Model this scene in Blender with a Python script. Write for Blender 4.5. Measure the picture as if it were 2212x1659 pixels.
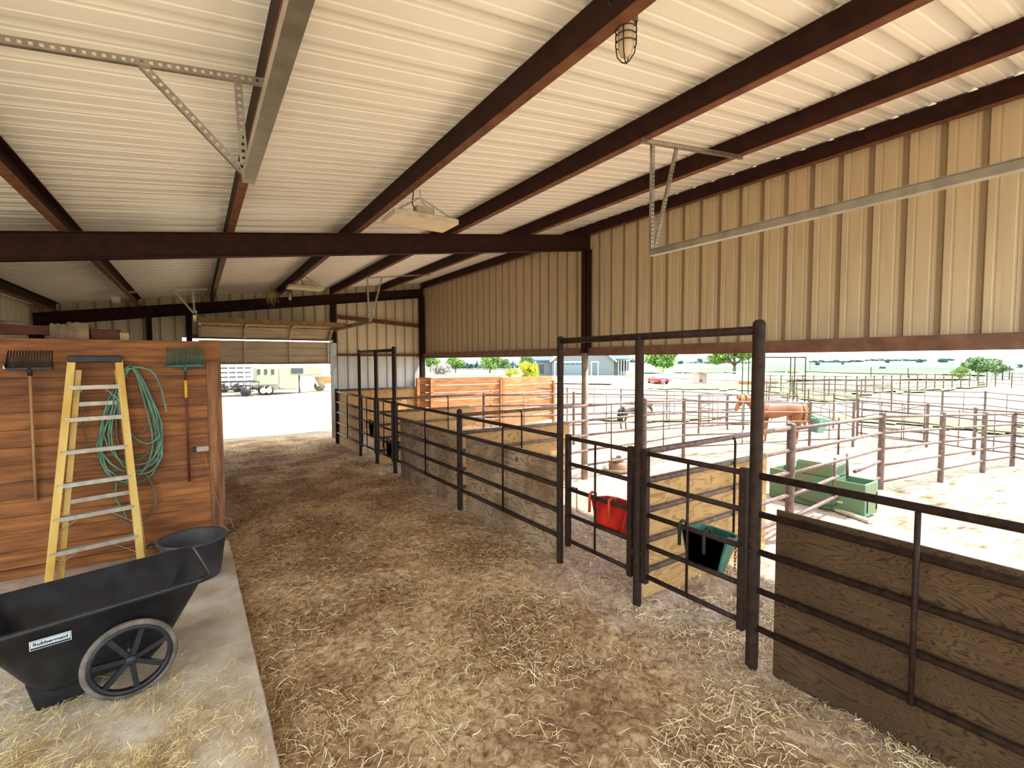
import bpy, bmesh, math, random
import numpy as np
from mathutils import Vector, Matrix, noise as mnoise
random.seed(7); rng = np.random.default_rng(11)
for o in list(bpy.data.objects): bpy.data.objects.remove(o)
SC = bpy.context.scene; COL = SC.collection
V = Vector; PI = math.pi

# ---------------------------------------------------------------- camera
FPX = 1017.0; CAM = V((0, 0, 2.35))
yaw, pit, rol = math.radians(33.8), math.radians(2.85), math.radians(-.17)
cy, sy = math.cos(yaw), math.sin(yaw)
cF = V((sy*math.cos(pit), cy*math.cos(pit), -math.sin(pit)))
cR0 = V((cy, -sy, 0)); cU0 = cR0.cross(cF)
cR = cR0*math.cos(rol) + cU0*math.sin(rol); cU = -cR0*math.sin(rol) + cU0*math.cos(rol)
cd = bpy.data.cameras.new('camera'); cam = bpy.data.objects.new('camera', cd); COL.objects.link(cam)
M = Matrix((cR, cU, -cF)).transposed().to_4x4(); M.translation = CAM; cam.matrix_world = M
cd.sensor_fit = 'HORIZONTAL'; cd.sensor_width = 36; cd.lens = 36*FPX/2212; cd.clip_start = .05; cd.clip_end = 9000
SC.camera = cam

# ---------------------------------------------------------------- light
W = bpy.data.worlds.new('sky'); SC.world = W; W.use_nodes = True
wn = W.node_tree.nodes; wl = W.node_tree.links
bg = wn['Background']
tc = wn.new('ShaderNodeTexCoord'); sx = wn.new('ShaderNodeSeparateXYZ'); rp = wn.new('ShaderNodeValToRGB')
wl.new(tc.outputs['Generated'], sx.inputs[0]); wl.new(sx.outputs[2], rp.inputs[0]); wl.new(rp.outputs[0], bg.inputs[0])
rp.color_ramp.elements[0].position = 0.0; rp.color_ramp.elements[0].color = (.86, .95, 1, 1)
rp.color_ramp.elements[1].position = .35; rp.color_ramp.elements[1].color = (.80, .90, 1, 1)
bg.inputs[1].default_value = 1.9
sd = bpy.data.lights.new('sun', 'SUN'); sun = bpy.data.objects.new('sun', sd); COL.objects.link(sun)
sd.energy = 6.0; sd.angle = math.radians(2.5); sd.color = (1, .95, .86)
sun.rotation_euler = V((.52, -.24, .84)).to_track_quat('Z', 'Y').to_euler()
sun.location = (20, -20, 40)
SC.view_settings.view_transform = 'Standard'; SC.view_settings.look = 'None'
SC.view_settings.gamma = 1; SC.view_settings.use_curve_mapping = False
SC.view_settings.exposure = 1.1

# ---------------------------------------------------------------- pixel rays (layout read off the photograph, 2212 x 1659)
def ray(px, py): return cF + cR*((px-1106)/FPX) - cU*((py-829.5)/FPX)
def hit(px, py, p0, n):
    d = ray(px, py); n = V(n); return CAM + d*((V(p0)-CAM).dot(n)/d.dot(n))
def onX(px, py, X): return hit(px, py, (X, 0, 0), (1, 0, 0))
def onY(px, py, Y): return hit(px, py, (0, Y, 0), (0, 1, 0))
def onZ(px, py, Z): return hit(px, py, (0, 0, Z), (0, 0, 1))
def sstep(a, b, x):
    t = np.clip((x-a)/(b-a), 0, 1); return t*t*(3-2*t)
def zt(x, y):
    r = np.sqrt(np.asarray(x, float)**2 + np.asarray(y, float)**2)
    z = -.06*np.clip(np.asarray(x, float)-8, 0, 10)
    z = z - 2.0*sstep(60, 260, r) + sstep(350, 3600, r)*33
    return z
def gnd(px, py):
    d = ray(px, py); h = math.hypot(d.x, d.y); r = 1.0; last = 1.0
    while r < 3300:
        p = CAM + d*(r/h)
        if p.z <= float(zt(p.x, p.y)): break
        last = r; r *= 1.03
    lo, hi = last, r
    for i in range(24):
        m = (lo+hi)/2; p = CAM + d*(m/h)
        if p.z <= float(zt(p.x, p.y)): hi = m
        else: lo = m
    p = CAM + d*(hi/h); p.z = float(zt(p.x, p.y)); return p
def top_at(b, px, py):
    """height at which the pixel ray passes over ground point b"""
    d = ray(px, py); k = math.hypot(b.x, b.y)/math.hypot(d.x, d.y); return CAM.z + d.z*k

# ---------------------------------------------------------------- mesh builder
class MB:
    def __init__(s): s.v = []; s.f = []; s.sm = []
    def add(s, vs, fs, smooth=False):
        k = len(s.v); s.v += [tuple(v) for v in vs]; s.f += [tuple(i+k for i in f) for f in fs]; s.sm += [smooth]*len(fs); return s
    def box(s, c, d, rz=0, R=None, taper=1):
        R = R or Matrix.Rotation(rz, 3, 'Z'); c = V(c); vs = []
        for z in (-.5, .5):
            t = taper if z > 0 else 1
            for x, y in ((-.5, -.5), (.5, -.5), (.5, .5), (-.5, .5)): vs.append(c + R @ V((x*d[0]*t, y*d[1]*t, z*d[2])))
        return s.add(vs, [(3, 2, 1, 0), (4, 5, 6, 7), (0, 1, 5, 4), (1, 2, 6, 5), (2, 3, 7, 6), (3, 0, 4, 7)])
    def box2(s, a, b): a, b = V(a), V(b); return s.box((a+b)/2, [abs(b[i]-a[i]) for i in range(3)])
    def beam(s, p, q, w, h, up=(0, 0, 1)):
        p, q = V(p), V(q); d = (q-p); L = d.length; d = d/L; u = V(up)
        if abs(d.dot(u)) > .98: u = V((0, 1, 0))
        x = d.cross(u).normalized(); z = x.cross(d)
        R = Matrix((x, d, z)).transposed()
        return s.box((p+q)/2, (w, L, h), R=R)
    def tube(s, p, q, r, n=8, r2=None, cap=True):
        return s.path([p, q], [r, r if r2 is None else r2], n, cap)
    def path(s, pts, r, n=8, cap=True, closed=False):
        pts = [V(p) for p in pts]; m = len(pts)
        rs = r if isinstance(r, (list, tuple)) else [r]*m
        vs = []; prev = None
        for i, p in enumerate(pts):
            if closed: t = pts[(i+1) % m]-pts[i-1]
            else: t = pts[min(i+1, m-1)]-pts[max(i-1, 0)]
            t.normalize()
            if prev is None:
                a = V((0, 0, 1)) if abs(t.z) < .9 else V((1, 0, 0)); u = t.cross(a).normalized()
            else: u = (prev - t*prev.dot(t)).normalized()
            prev = u; w = t.cross(u)
            for k in range(n):
                a = 2*PI*k/n; vs.append(p + (u*math.cos(a)+w*math.sin(a))*rs[i])
        fs = []
        for i in range(m if closed else m-1):
            j = (i+1) % m
            for k in range(n):
                l = (k+1) % n; fs.append((i*n+k, i*n+l, j*n+l, j*n+k))
        s.add(vs, fs, True)
        if cap and not closed:
            b = len(s.v)-m*n
            s.f.append(tuple(b+k for k in range(n))[::-1]); s.f.append(tuple(b+(m-1)*n+k for k in range(n))); s.sm += [False, False]
        return s
    def lathe(s, c, prof, n=20, ax=None):
        c = V(c); R = ax or Matrix.Identity(3); vs = []
        for r, z in prof:
            for k in range(n): a = 2*PI*k/n; vs.append(c + R @ V((r*math.cos(a), r*math.sin(a), z)))
        fs = [(i*n+k, i*n+(k+1) % n, (i+1)*n+(k+1) % n, (i+1)*n+k) for i in range(len(prof)-1) for k in range(n)]
        return s.add(vs, fs, True)
    def sphere(s, c, r, n=12, m=8):
        rr = r if hasattr(r, '__len__') else (r, r, r); vs = []
        for i in range(m+1):
            t = PI*i/m
            for k in range(n): a = 2*PI*k/n; vs.append((c[0]+rr[0]*math.sin(t)*math.cos(a), c[1]+rr[1]*math.sin(t)*math.sin(a), c[2]-rr[2]*math.cos(t)))
        return s.add(vs, [(i*n+k, i*n+(k+1) % n, (i+1)*n+(k+1) % n, (i+1)*n+k) for i in range(m) for k in range(n)], True)
    def build(s, name, mat, parent=None, org=None, bev=0):
        o3 = V(org) if org is not None else (V(parent['org']) if parent and 'org' in parent else V((0, 0, 0)))
        me = bpy.data.meshes.new(name); me.from_pydata([tuple(V(v)-o3) for v in s.v], [], s.f)
        me.polygons.foreach_set('use_smooth', s.sm); me.update()
        me.materials.append(mat)
        o = bpy.data.objects.new(name, me); COL.objects.link(o)
        if parent: o.parent = parent
        elif org is not None: o.location = o3
        if bev:
            m = o.modifiers.new('bevel', 'BEVEL'); m.width = bev; m.segments = 2; m.limit_method = 'ANGLE'
        return o
def tag(o, label=None, cat=None, group=None, kind=None):
    if label: o['label'] = label
    if cat: o['category'] = cat
    if group: o['group'] = group
    if kind: o['kind'] = kind
    return o
def thing(name, label, cat, loc=(0, 0, 0), group=None, kind=None):
    o = bpy.data.objects.new(name, None); COL.objects.link(o); o.location = loc; o.empty_display_size = .1
    o['org'] = [float(a) for a in loc]
    return tag(o, label, cat, group, kind)
def sub(o, parent):
    """make mesh o (built with the same origin) a child of parent"""
    o.parent = parent; return o
def cp(o, parent, loc, scale=None, rz=None):
    c = o.copy(); COL.objects.link(c); c.parent = parent; c.location = loc
    if scale: c.scale = scale
    if rz is not None: c.rotation_euler.z = rz
    return c

# ---------------------------------------------------------------- materials
def nt(name):
    m = bpy.data.materials.new(name); m.use_nodes = True; n = m.node_tree.nodes; return m, n, m.node_tree.links, n['Principled BSDF']
def mat(name, c1, c2=None, scale=6, rough=.7, metal=0, bump=0, bscale=None, stretch=(1, 1, 1), detail=4, island=0, objrand=0, spec=.4, pos=(.35, .7)):
    m, n, l, b = nt(name); b.inputs['Roughness'].default_value = rough; b.inputs['Metallic'].default_value = metal
    b.inputs['Specular IOR Level'].default_value = spec
    c1 = (*c1, 1); c2 = (*(c2 or c1[:3]), 1)
    t = n.new('ShaderNodeTexCoord'); mp = n.new('ShaderNodeMapping'); mp.inputs['Scale'].default_value = stretch
    l.new(t.outputs['Object'], mp.inputs[0])
    if objrand:
        oi = n.new('ShaderNodeObjectInfo'); vm = n.new('ShaderNodeVectorMath'); vm.operation = 'SCALE'; vm.inputs[0].default_value = (37, 53, 71)
        l.new(oi.outputs['Random'], vm.inputs['Scale']); va = n.new('ShaderNodeVectorMath'); va.operation = 'ADD'
        l.new(t.outputs['Object'], va.inputs[0]); l.new(vm.outputs[0], va.inputs[1]); l.new(va.outputs[0], mp.inputs[0])
    no = n.new('ShaderNodeTexNoise'); no.inputs['Scale'].default_value = scale; no.inputs['Detail'].default_value = detail
    l.new(mp.outputs[0], no.inputs[0])
    r = n.new('ShaderNodeValToRGB'); r.color_ramp.elements[0].position = pos[0]; r.color_ramp.elements[1].position = pos[1]
    r.color_ramp.elements[0].color = c1; r.color_ramp.elements[1].color = c2
    l.new(no.outputs['Fac'], r.inputs[0]); out = r.outputs[0]
    if island or objrand:
        if island: g = n.new('ShaderNodeNewGeometry'); src = g.outputs['Random Per Island']; k = island
        else: src = oi.outputs['Random']; k = objrand
        mr = n.new('ShaderNodeMapRange'); mr.inputs['To Min'].default_value = 1-k; mr.inputs['To Max'].default_value = 1+k
        l.new(src, mr.inputs[0]); hs = n.new('ShaderNodeHueSaturation'); l.new(mr.outputs[0], hs.inputs['Value']); l.new(out, hs.inputs['Color']); out = hs.outputs[0]
    l.new(out, b.inputs['Base Color'])
    if bump:
        n2 = n.new('ShaderNodeTexNoise'); n2.inputs['Scale'].default_value = bscale or scale*4; n2.inputs['Detail'].default_value = 6
        l.new(mp.outputs[0], n2.inputs[0]); bp = n.new('ShaderNodeBump'); bp.inputs['Strength'].default_value = bump; bp.inputs['Distance'].default_value = .02
        l.new(n2.outputs['Fac'], bp.inputs['Height']); l.new(bp.outputs[0], b.inputs['Normal'])
    return m
def plymat(name, light, dark, line, freq=9, sc=(1.1, 1.1, 4.2), amt=.8, blotch=.4):
    """plywood face: contour-line grain with knots and weathering"""
    m, n, l, b = nt(name); b.inputs['Roughness'].default_value = .8; b.inputs['Specular IOR Level'].default_value = .2
    t = n.new('ShaderNodeTexCoord'); oi = n.new('ShaderNodeObjectInfo'); vm = n.new('ShaderNodeVectorMath'); vm.operation = 'SCALE'; vm.inputs[0].default_value = (17, 23, 31)
    l.new(oi.outputs['Random'], vm.inputs['Scale']); va = n.new('ShaderNodeVectorMath'); va.operation = 'ADD'
    l.new(t.outputs['Object'], va.inputs[0]); l.new(vm.outputs[0], va.inputs[1])
    mp = n.new('ShaderNodeMapping'); mp.inputs['Scale'].default_value = sc; l.new(va.outputs[0], mp.inputs[0])
    a = n.new('ShaderNodeTexNoise'); a.inputs['Scale'].default_value = 1.3; a.inputs['Detail'].default_value = 3; a.inputs['Distortion'].default_value = .6; l.new(mp.outputs[0], a.inputs[0])
    mu = n.new('ShaderNodeMath'); mu.operation = 'MULTIPLY'; mu.inputs[1].default_value = freq*2; l.new(a.outputs['Fac'], mu.inputs[0])
    fr = n.new('ShaderNodeMath'); fr.operation = 'PINGPONG'; fr.inputs[1].default_value = .5; l.new(mu.outputs[0], fr.inputs[0])
    r = n.new('ShaderNodeValToRGB'); e = r.color_ramp.elements; e[0].position = 0; e[0].color = (*line, 1); e[1].position = .22; e[1].color = (*light, 1); l.new(fr.outputs[0], r.inputs[0])
    a2 = n.new('ShaderNodeTexNoise'); a2.inputs['Scale'].default_value = 2.2; a2.inputs['Detail'].default_value = 5; l.new(va.outputs[0], a2.inputs[0])
    r2 = n.new('ShaderNodeValToRGB'); e = r2.color_ramp.elements; e[0].position = .4; e[0].color = (0, 0, 0, 1); e[1].position = .65; e[1].color = (blotch, blotch, blotch, 1); l.new(a2.outputs['Fac'], r2.inputs[0])
    vo = n.new('ShaderNodeTexVoronoi'); vo.inputs['Scale'].default_value = 2.6; l.new(va.outputs[0], vo.inputs[0])
    r3 = n.new('ShaderNodeValToRGB'); e = r3.color_ramp.elements; e[0].position = .05; e[0].color = (1, 1, 1, 1); e[1].position = .13; e[1].color = (0, 0, 0, 1); l.new(vo.outputs['Distance'], r3.inputs[0])
    mx0 = n.new('ShaderNodeMixRGB'); mx0.inputs[1].default_value = (*light, 1); mx0.inputs[0].default_value = amt; l.new(r.outputs[0], mx0.inputs[2])
    mx = n.new('ShaderNodeMixRGB'); mx.inputs[2].default_value = (*dark, 1); l.new(r2.outputs[0], mx.inputs[0]); l.new(mx0.outputs[0], mx.inputs[1])
    m2 = n.new('ShaderNodeMixRGB'); m2.inputs[2].default_value = (*line, 1); l.new(r3.outputs[0], m2.inputs[0]); l.new(mx.outputs[0], m2.inputs[1])
    l.new(m2.outputs[0], b.inputs['Base Color']); return m
def sheetmat(name, base, dirt, axis, per, off, w=.17, amt=.8, rough=.45, vert=True, nz=.20):  # dirt: colour of the painted rib shade as well as of the dust
    """painted sheet metal: rib shade painted in together with dust, blotches, faint runs"""
    m, n, l, b = nt(name); b.inputs['Roughness'].default_value = rough; b.inputs['Specular IOR Level'].default_value = .45
    t = n.new('ShaderNodeTexCoord'); sp = n.new('ShaderNodeSeparateXYZ'); l.new(t.outputs['Object'], sp.inputs[0])
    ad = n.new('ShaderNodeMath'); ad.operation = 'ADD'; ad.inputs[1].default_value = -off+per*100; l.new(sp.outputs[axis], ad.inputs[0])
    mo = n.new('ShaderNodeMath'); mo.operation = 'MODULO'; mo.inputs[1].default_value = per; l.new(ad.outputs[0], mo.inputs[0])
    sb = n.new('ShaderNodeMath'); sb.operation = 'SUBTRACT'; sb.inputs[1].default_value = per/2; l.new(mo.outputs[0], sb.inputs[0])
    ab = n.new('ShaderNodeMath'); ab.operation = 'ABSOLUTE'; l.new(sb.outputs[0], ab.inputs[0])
    r = n.new('ShaderNodeMapRange'); r.inputs['From Min'].default_value = per*w*1.25; r.inputs['From Max'].default_value = per*w*.6; r.inputs['To Min'].default_value = 0; r.inputs['To Max'].default_value = amt  # bands along the ribs: recess shade painted over the dust
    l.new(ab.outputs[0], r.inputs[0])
    oi = n.new('ShaderNodeObjectInfo'); vm = n.new('ShaderNodeVectorMath'); vm.operation = 'SCALE'; vm.inputs[0].default_value = (37, 53, 71)
    l.new(oi.outputs['Random'], vm.inputs['Scale']); va = n.new('ShaderNodeVectorMath'); va.operation = 'ADD'; l.new(t.outputs['Object'], va.inputs[0]); l.new(vm.outputs[0], va.inputs[1])
    mp = n.new('ShaderNodeMapping'); mp.inputs['Scale'].default_value = (4, 4, .6) if vert else (.6, 4, 4); l.new(va.outputs[0], mp.inputs[0])
    no = n.new('ShaderNodeTexNoise'); no.inputs['Scale'].default_value = 2.5; no.inputs['Detail'].default_value = 6; l.new(mp.outputs[0], no.inputs[0])
    r2 = n.new('ShaderNodeMapRange'); r2.inputs['From Min'].default_value = .42; r2.inputs['From Max'].default_value = .75; r2.inputs['To Min'].default_value = 0; r2.inputs['To Max'].default_value = nz; l.new(no.outputs['Fac'], r2.inputs[0])
    mx = n.new('ShaderNodeMath'); mx.operation = 'MAXIMUM'; l.new(r.outputs[0], mx.inputs[0]); l.new(r2.outputs[0], mx.inputs[1])
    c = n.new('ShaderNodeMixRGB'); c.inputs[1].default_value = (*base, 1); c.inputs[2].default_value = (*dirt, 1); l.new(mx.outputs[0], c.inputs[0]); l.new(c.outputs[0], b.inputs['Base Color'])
    return m
steel = mat('red_primer_steel', (.018, .004, .003), (.034, .009, .005), 7, .7, bump=.1, spec=.2)  # extra dark: the shade on the purlin webs is in the colour
steelflange = mat('lit_orange_primer', (.11, .035, .012), (.20, .080, .030), 7, .75, bump=.15)  # light from below on the purlin flanges, painted into the orange
pipe = mat('rusty_pipe', (.10, .062, .052), (.19, .125, .105), 14, .55, .2, bump=.25)
pipein = mat('dark_brown_pipe', (.016, .007, .004), (.036, .018, .011), 18, .65, .05, bump=.2, spec=.22)
roofm = sheetmat('cream_roof_sheet', (.95, .91, .81), (.50, .46, .38), 1, .312, 0, w=.14, amt=.55, rough=.34, vert=False, nz=.06)  # grey rib bands are shade painted into the roof colour
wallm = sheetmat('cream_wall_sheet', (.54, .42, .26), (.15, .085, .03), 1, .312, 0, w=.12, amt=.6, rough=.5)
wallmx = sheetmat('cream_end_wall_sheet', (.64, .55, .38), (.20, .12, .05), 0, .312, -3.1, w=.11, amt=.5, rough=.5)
wallblue = sheetmat('daylit_wall_sheet', (.62, .63, .60), (.16, .13, .10), 0, .312, -3.1, w=.11, amt=.45, rough=.5)  # lower far wall: bluish daylight painted into the sheet colour
stain = mat('stained_plank', (.13, .042, .010), (.39, .145, .034), 2.2, .65, bump=.2, bscale=30, stretch=(1, 1, 9), objrand=.22, detail=8, pos=(.3, .72))
stainv = mat('stained_trim', (.13, .05, .016), (.36, .16, .06), 2.2, .65, bump=.2, bscale=30, stretch=(9, 1, 1), objrand=.1, detail=8)
orange = mat('orange_cedar_board', (.25, .10, .032), (.42, .195, .075), 2.0, .7, stretch=(1, 1, 8), objrand=.15, detail=6)
ply_g = plymat('golden_plywood', (.46, .29, .12), (.36, .19, .07), (.24, .12, .04), 5)
ply_w = plymat('weathered_plywood', (.40, .28, .17), (.14, .075, .035), (.12, .065, .03), 5, blotch=.75)
ply_d = plymat('dark_plywood', (.085, .048, .020), (.04, .020, .008), (.010, .004, .002), 12, sc=(1.3, 1.3, 5), blotch=.5)
conc = mat('dusty_concrete', (.40, .31, .22), (.66, .58, .47), 3, .85, bump=.2, bscale=40, detail=8)
concw = mat('pale_concrete', (.62, .58, .50), (.72, .68, .6), 3, .85)
galv = mat('galvanised_steel', (.30, .27, .22), (.42, .38, .31), 10, .38, .8)
alum = mat('dull_aluminium', (.38, .33, .26), (.55, .50, .42), 12, .45, .35, bump=.1)
fibre = mat('yellow_fibreglass', (.60, .36, .06), (.78, .56, .18), 5, .5, stretch=(1, 1, .3))
blackp = mat('black_plastic', (.009, .010, .013), (.022, .023, .028), 9, .42, bump=.06, bscale=60)
tubp = mat('grey_black_rubber', (.035, .035, .042), (.07, .07, .08), 7, .5, bump=.08)
tyre = mat('dusty_tyre', (.07, .06, .045), (.2, .17, .13), 10, .8)
greenp = mat('green_plastic', (.012, .10, .075), (.03, .16, .12), 9, .5)
greenw = mat('mossy_green_plastic', (.085, .20, .115), (.15, .165, .075), 3.2, .6, pos=(.4, .62))
redp = mat('red_plastic', (.48, .012, .008), (.62, .03, .012), 6, .5)
hosem = mat('green_hose', (.07, .17, .12), (.17, .33, .23), 6, .45)
hosed = mat('faded_hose', (.10, .10, .06), (.2, .19, .12), 6, .5)
white = mat('white_paint', (.75, .75, .72), (.82, .82, .8), 5, .6)
cord = mat('orange_cord', (.5, .13, .06), None, 5, .5)
glassm = mat('dusty_lens', (.62, .50, .34), (.44, .32, .18), 9, .35)
blackm = mat('black_metal', (.018, .012, .008), (.03, .02, .012), 9, .5)
strawm = mat('straw', (.46, .31, .12), (.78, .62, .32), 8, .6, island=.5)
strawp = mat('pale_straw', (.62, .47, .24), (.85, .74, .48), 8, .6, island=.4)
darkhay = mat('dark_hay', (.10, .07, .03), (.2, .14, .06), 8, .8, island=.5)

def floormat():
    m, n, l, b = nt('barn_dirt'); b.inputs['Roughness'].default_value = .95; b.inputs['Specular IOR Level'].default_value = .1
    t = n.new('ShaderNodeTexCoord'); sp = n.new('ShaderNodeSeparateXYZ'); l.new(t.outputs['Object'], sp.inputs[0])
    a = n.new('ShaderNodeTexNoise'); a.inputs['Scale'].default_value = 1.1; a.inputs['Detail'].default_value = 6; l.new(t.outputs['Object'], a.inputs[0])
    f = n.new('ShaderNodeTexNoise'); f.inputs['Scale'].default_value = 17; f.inputs['Detail'].default_value = 12; f.inputs['Roughness'].default_value = .72; f.inputs['Distortion'].default_value = .8; l.new(t.outputs['Object'], f.inputs[0])
    # stall sand (x > 3.3) is paler than the alley's trodden hay and dirt
    ax = n.new('ShaderNodeMath'); ax.operation = 'MULTIPLY_ADD'; ax.inputs[1].default_value = 1.6; l.new(a.outputs['Fac'], ax.inputs[0]); l.new(sp.outputs[0], ax.inputs[2])
    s = n.new('ShaderNodeMapRange'); s.inputs['From Min'].default_value = 3.7; s.inputs['From Max'].default_value = 4.6; l.new(ax.outputs[0], s.inputs[0])
    r1 = n.new('ShaderNodeValToRGB'); e = r1.color_ramp.elements; e[0].position = .36; e[0].color = (.20, .105, .05, 1); e[1].position = .60; e[1].color = (.70, .50, .30, 1); l.new(f.outputs['Fac'], r1.inputs[0])
    rb = n.new('ShaderNodeValToRGB'); e = rb.color_ramp.elements; e[0].position = .42; e[0].color = (.62, .52, .44, 1); e[1].position = .60; e[1].color = (1.1, 1.08, 1.0, 1); l.new(a.outputs['Fac'], rb.inputs[0])
    mm = n.new('ShaderNodeMixRGB'); mm.blend_type = 'MULTIPLY'; mm.inputs[0].default_value = 1; l.new(r1.outputs[0], mm.inputs[1]); l.new(rb.outputs[0], mm.inputs[2])
    r2 = n.new('ShaderNodeValToRGB'); e = r2.color_ramp.elements; e[0].position = .3; e[0].color = (.24, .145, .10, 1); e[1].position = .66; e[1].color = (.62, .48, .38, 1); l.new(f.outputs['Fac'], r2.inputs[0])
    mx = n.new('ShaderNodeMixRGB'); l.new(s.outputs[0], mx.inputs[0]); l.new(mm.outputs[0], mx.inputs[1]); l.new(r2.outputs[0], mx.inputs[2])
    l.new(mx.outputs[0], b.inputs['Base Color'])
    bp = n.new('ShaderNodeBump'); bp.inputs['Strength'].default_value = .8; bp.inputs['Distance'].default_value = .03; l.new(f.outputs['Fac'], bp.inputs['Height']); l.new(bp.outputs[0], b.inputs['Normal'])
    return m
def yardmat():
    m, n, l, b = nt('yard_ground'); b.inputs['Roughness'].default_value = .95; b.inputs['Specular IOR Level'].default_value = .1
    t = n.new('ShaderNodeTexCoord')
    a = n.new('ShaderNodeTexNoise'); a.inputs['Scale'].default_value = .35; a.inputs['Detail'].default_value = 8; l.new(t.outputs['Object'], a.inputs[0])
    mp = n.new('ShaderNodeMapping'); mp.inputs['Scale'].default_value = (.5, 1.6, 1); mp.inputs['Rotation'].default_value = (0, 0, .6); l.new(t.outputs['Object'], mp.inputs[0])
    f = n.new('ShaderNodeTexNoise'); f.inputs['Scale'].default_value = 2.6; f.inputs['Detail'].default_value = 10; f.inputs['Roughness'].default_value = .7; l.new(mp.outputs[0], f.inputs[0])
    r = n.new('ShaderNodeValToRGB'); e = r.color_ramp.elements; e[0].position = .34; e[0].color = (.12, .075, .042, 1); e[1].position = .49; e[1].color = (.42, .34, .235, 1); l.new(f.outputs['Fac'], r.inputs[0])
    # far plain turns to pale grass: depends on distance from the barn; blue haze is painted in farther out
    ln = n.new('ShaderNodeVectorMath'); ln.operation = 'LENGTH'; l.new(t.outputs['Object'], ln.inputs[0])
    mr = n.new('ShaderNodeMapRange'); mr.inputs['From Min'].default_value = 70; mr.inputs['From Max'].default_value = 130; l.new(ln.outputs['Value'], mr.inputs[0])
    fp = n.new('ShaderNodeMapping'); fp.inputs['Scale'].default_value = (.0016, .009, 1); l.new(t.outputs['Object'], fp.inputs[0])
    g = n.new('ShaderNodeTexNoise'); g.inputs['Scale'].default_value = 3; g.inputs['Detail'].default_value = 5; l.new(fp.outputs[0], g.inputs[0])
    gr = n.new('ShaderNodeValToRGB'); e = gr.color_ramp.elements; e[0].position = .4; e[0].color = (.085, .15, .10, 1); e[1].position = .6; e[1].color = (.22, .24, .15, 1); l.new(g.outputs['Fac'], gr.inputs[0])
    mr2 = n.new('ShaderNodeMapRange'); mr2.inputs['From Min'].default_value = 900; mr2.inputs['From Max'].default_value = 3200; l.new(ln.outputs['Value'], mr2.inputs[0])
    mz = n.new('ShaderNodeMixRGB'); mz.inputs[2].default_value = (.13, .22, .27, 1); l.new(mr2.outputs[0], mz.inputs[0]); l.new(gr.outputs[0], mz.inputs[1])  # distance haze painted into the land as a blue tint
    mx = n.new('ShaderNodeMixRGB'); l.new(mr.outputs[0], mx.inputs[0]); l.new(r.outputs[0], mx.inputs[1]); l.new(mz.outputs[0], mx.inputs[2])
    l.new(mx.outputs[0], b.inputs['Base Color'])
    bp = n.new('ShaderNodeBump'); bp.inputs['Strength'].default_value = .9; bp.inputs['Distance'].default_value = .12; l.new(f.outputs['Fac'], bp.inputs['Height']); l.new(bp.outputs[0], b.inputs['Normal'])
    return m
dirtm = floormat(); yardm = yardmat()

# ---------------------------------------------------------------- ground
def grid_obj(name, xs, ys, Z, m, keep=None):
    nx, ny = len(xs), len(ys)
    X, Y = np.meshgrid(xs, ys, indexing='ij'); co = np.stack([X, Y, Z], -1).reshape(-1, 3)
    i = np.arange(nx-1)[:, None]; j = np.arange(ny-1)[None, :]
    q = np.stack([i*ny+j, (i+1)*ny+j, (i+1)*ny+j+1, i*ny+j+1], -1).reshape(-1, 4)
    if keep is not None:
        cx = (X[:-1, :-1]+X[1:, 1:])/2; cyy = (Y[:-1, :-1]+Y[1:, 1:])/2; q = q[keep(cx, cyy).reshape(-1)]
    me = bpy.data.meshes.new(name); me.vertices.add(len(co)); me.vertices.foreach_set('co', co.ravel().astype(np.float32))
    me.loops.add(q.size); me.loops.foreach_set('vertex_index', q.ravel().astype(np.int32))
    me.polygons.add(len(q)); me.polygons.foreach_set('loop_start', (np.arange(len(q))*4).astype(np.int32))
    me.polygons.foreach_set('use_smooth', np.ones(len(q), bool)); me.update(calc_edges=True); me.validate()
    me.materials.append(m); o = bpy.data.objects.new(name, me); COL.objects.link(o); return o
def vnoise(X, Y, s, seed):
    r = np.random.default_rng(seed); G = r.random((256, 256)); x = X*s+1000; y = Y*s+1000
    xi = np.floor(x).astype(int); yi = np.floor(y).astype(int); fx = x-xi; fy = y-yi; fx = fx*fx*(3-2*fx); fy = fy*fy*(3-2*fy)
    g = lambda a, b: G[a % 256, b % 256]
    return (g(xi, yi)*(1-fx)+g(xi+1, yi)*fx)*(1-fy) + (g(xi, yi+1)*(1-fx)+g(xi+1, yi+1)*fx)*fy - .5
GX0, GX1, GY0, GY1 = -3.2, 8.0, -4.5, 16.0
def dirt_z(X, Y):
    z = .05*vnoise(X, Y, 1.3, 1) + .035*vnoise(X, Y, 3.4, 2) + .026*vnoise(X, Y, 8, 3) + .02*vnoise(X, Y, 19, 4) + .013*vnoise(X, Y, 41, 5)
    g = np.exp(-((X-3.5)/1.0)**2)*(np.exp(-((Y-3.0)/1.3)**2)+np.exp(-((Y-10.5)/1.6)**2))
    dents = np.clip(vnoise(X, Y, 5.0, 9)+.12, 0, 1)
    z = z - g*dents*.16 + g*.02
    pad = 1-sstep(.12, .40, X-.24+0*Y)                      # under the concrete pad keep low
    z = z*(1-.8*pad) - .05*pad
    e = np.minimum(np.minimum(X-GX0, GX1-X), np.minimum(Y-GY0, GY1-Y)); return z*sstep(0, 1.2, e)
def dz1(x, y): return float(dirt_z(np.array([x]), np.array([y]))[0])
xs = np.concatenate([np.linspace(GX0, .2, 40)[:-1], np.linspace(.2, 5.2, 230)[:-1], np.linspace(5.2, GX1, 50)])
ys = np.concatenate([np.linspace(GY0, .4, 40)[:-1], np.linspace(.4, 6, 260)[:-1], np.linspace(6, GY1, 200)])
XX, YY = np.meshgrid(xs, ys, indexing='ij')
fl = grid_obj('floor', xs, ys, dirt_z(XX, YY), dirtm); tag(fl, kind='structure')
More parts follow.
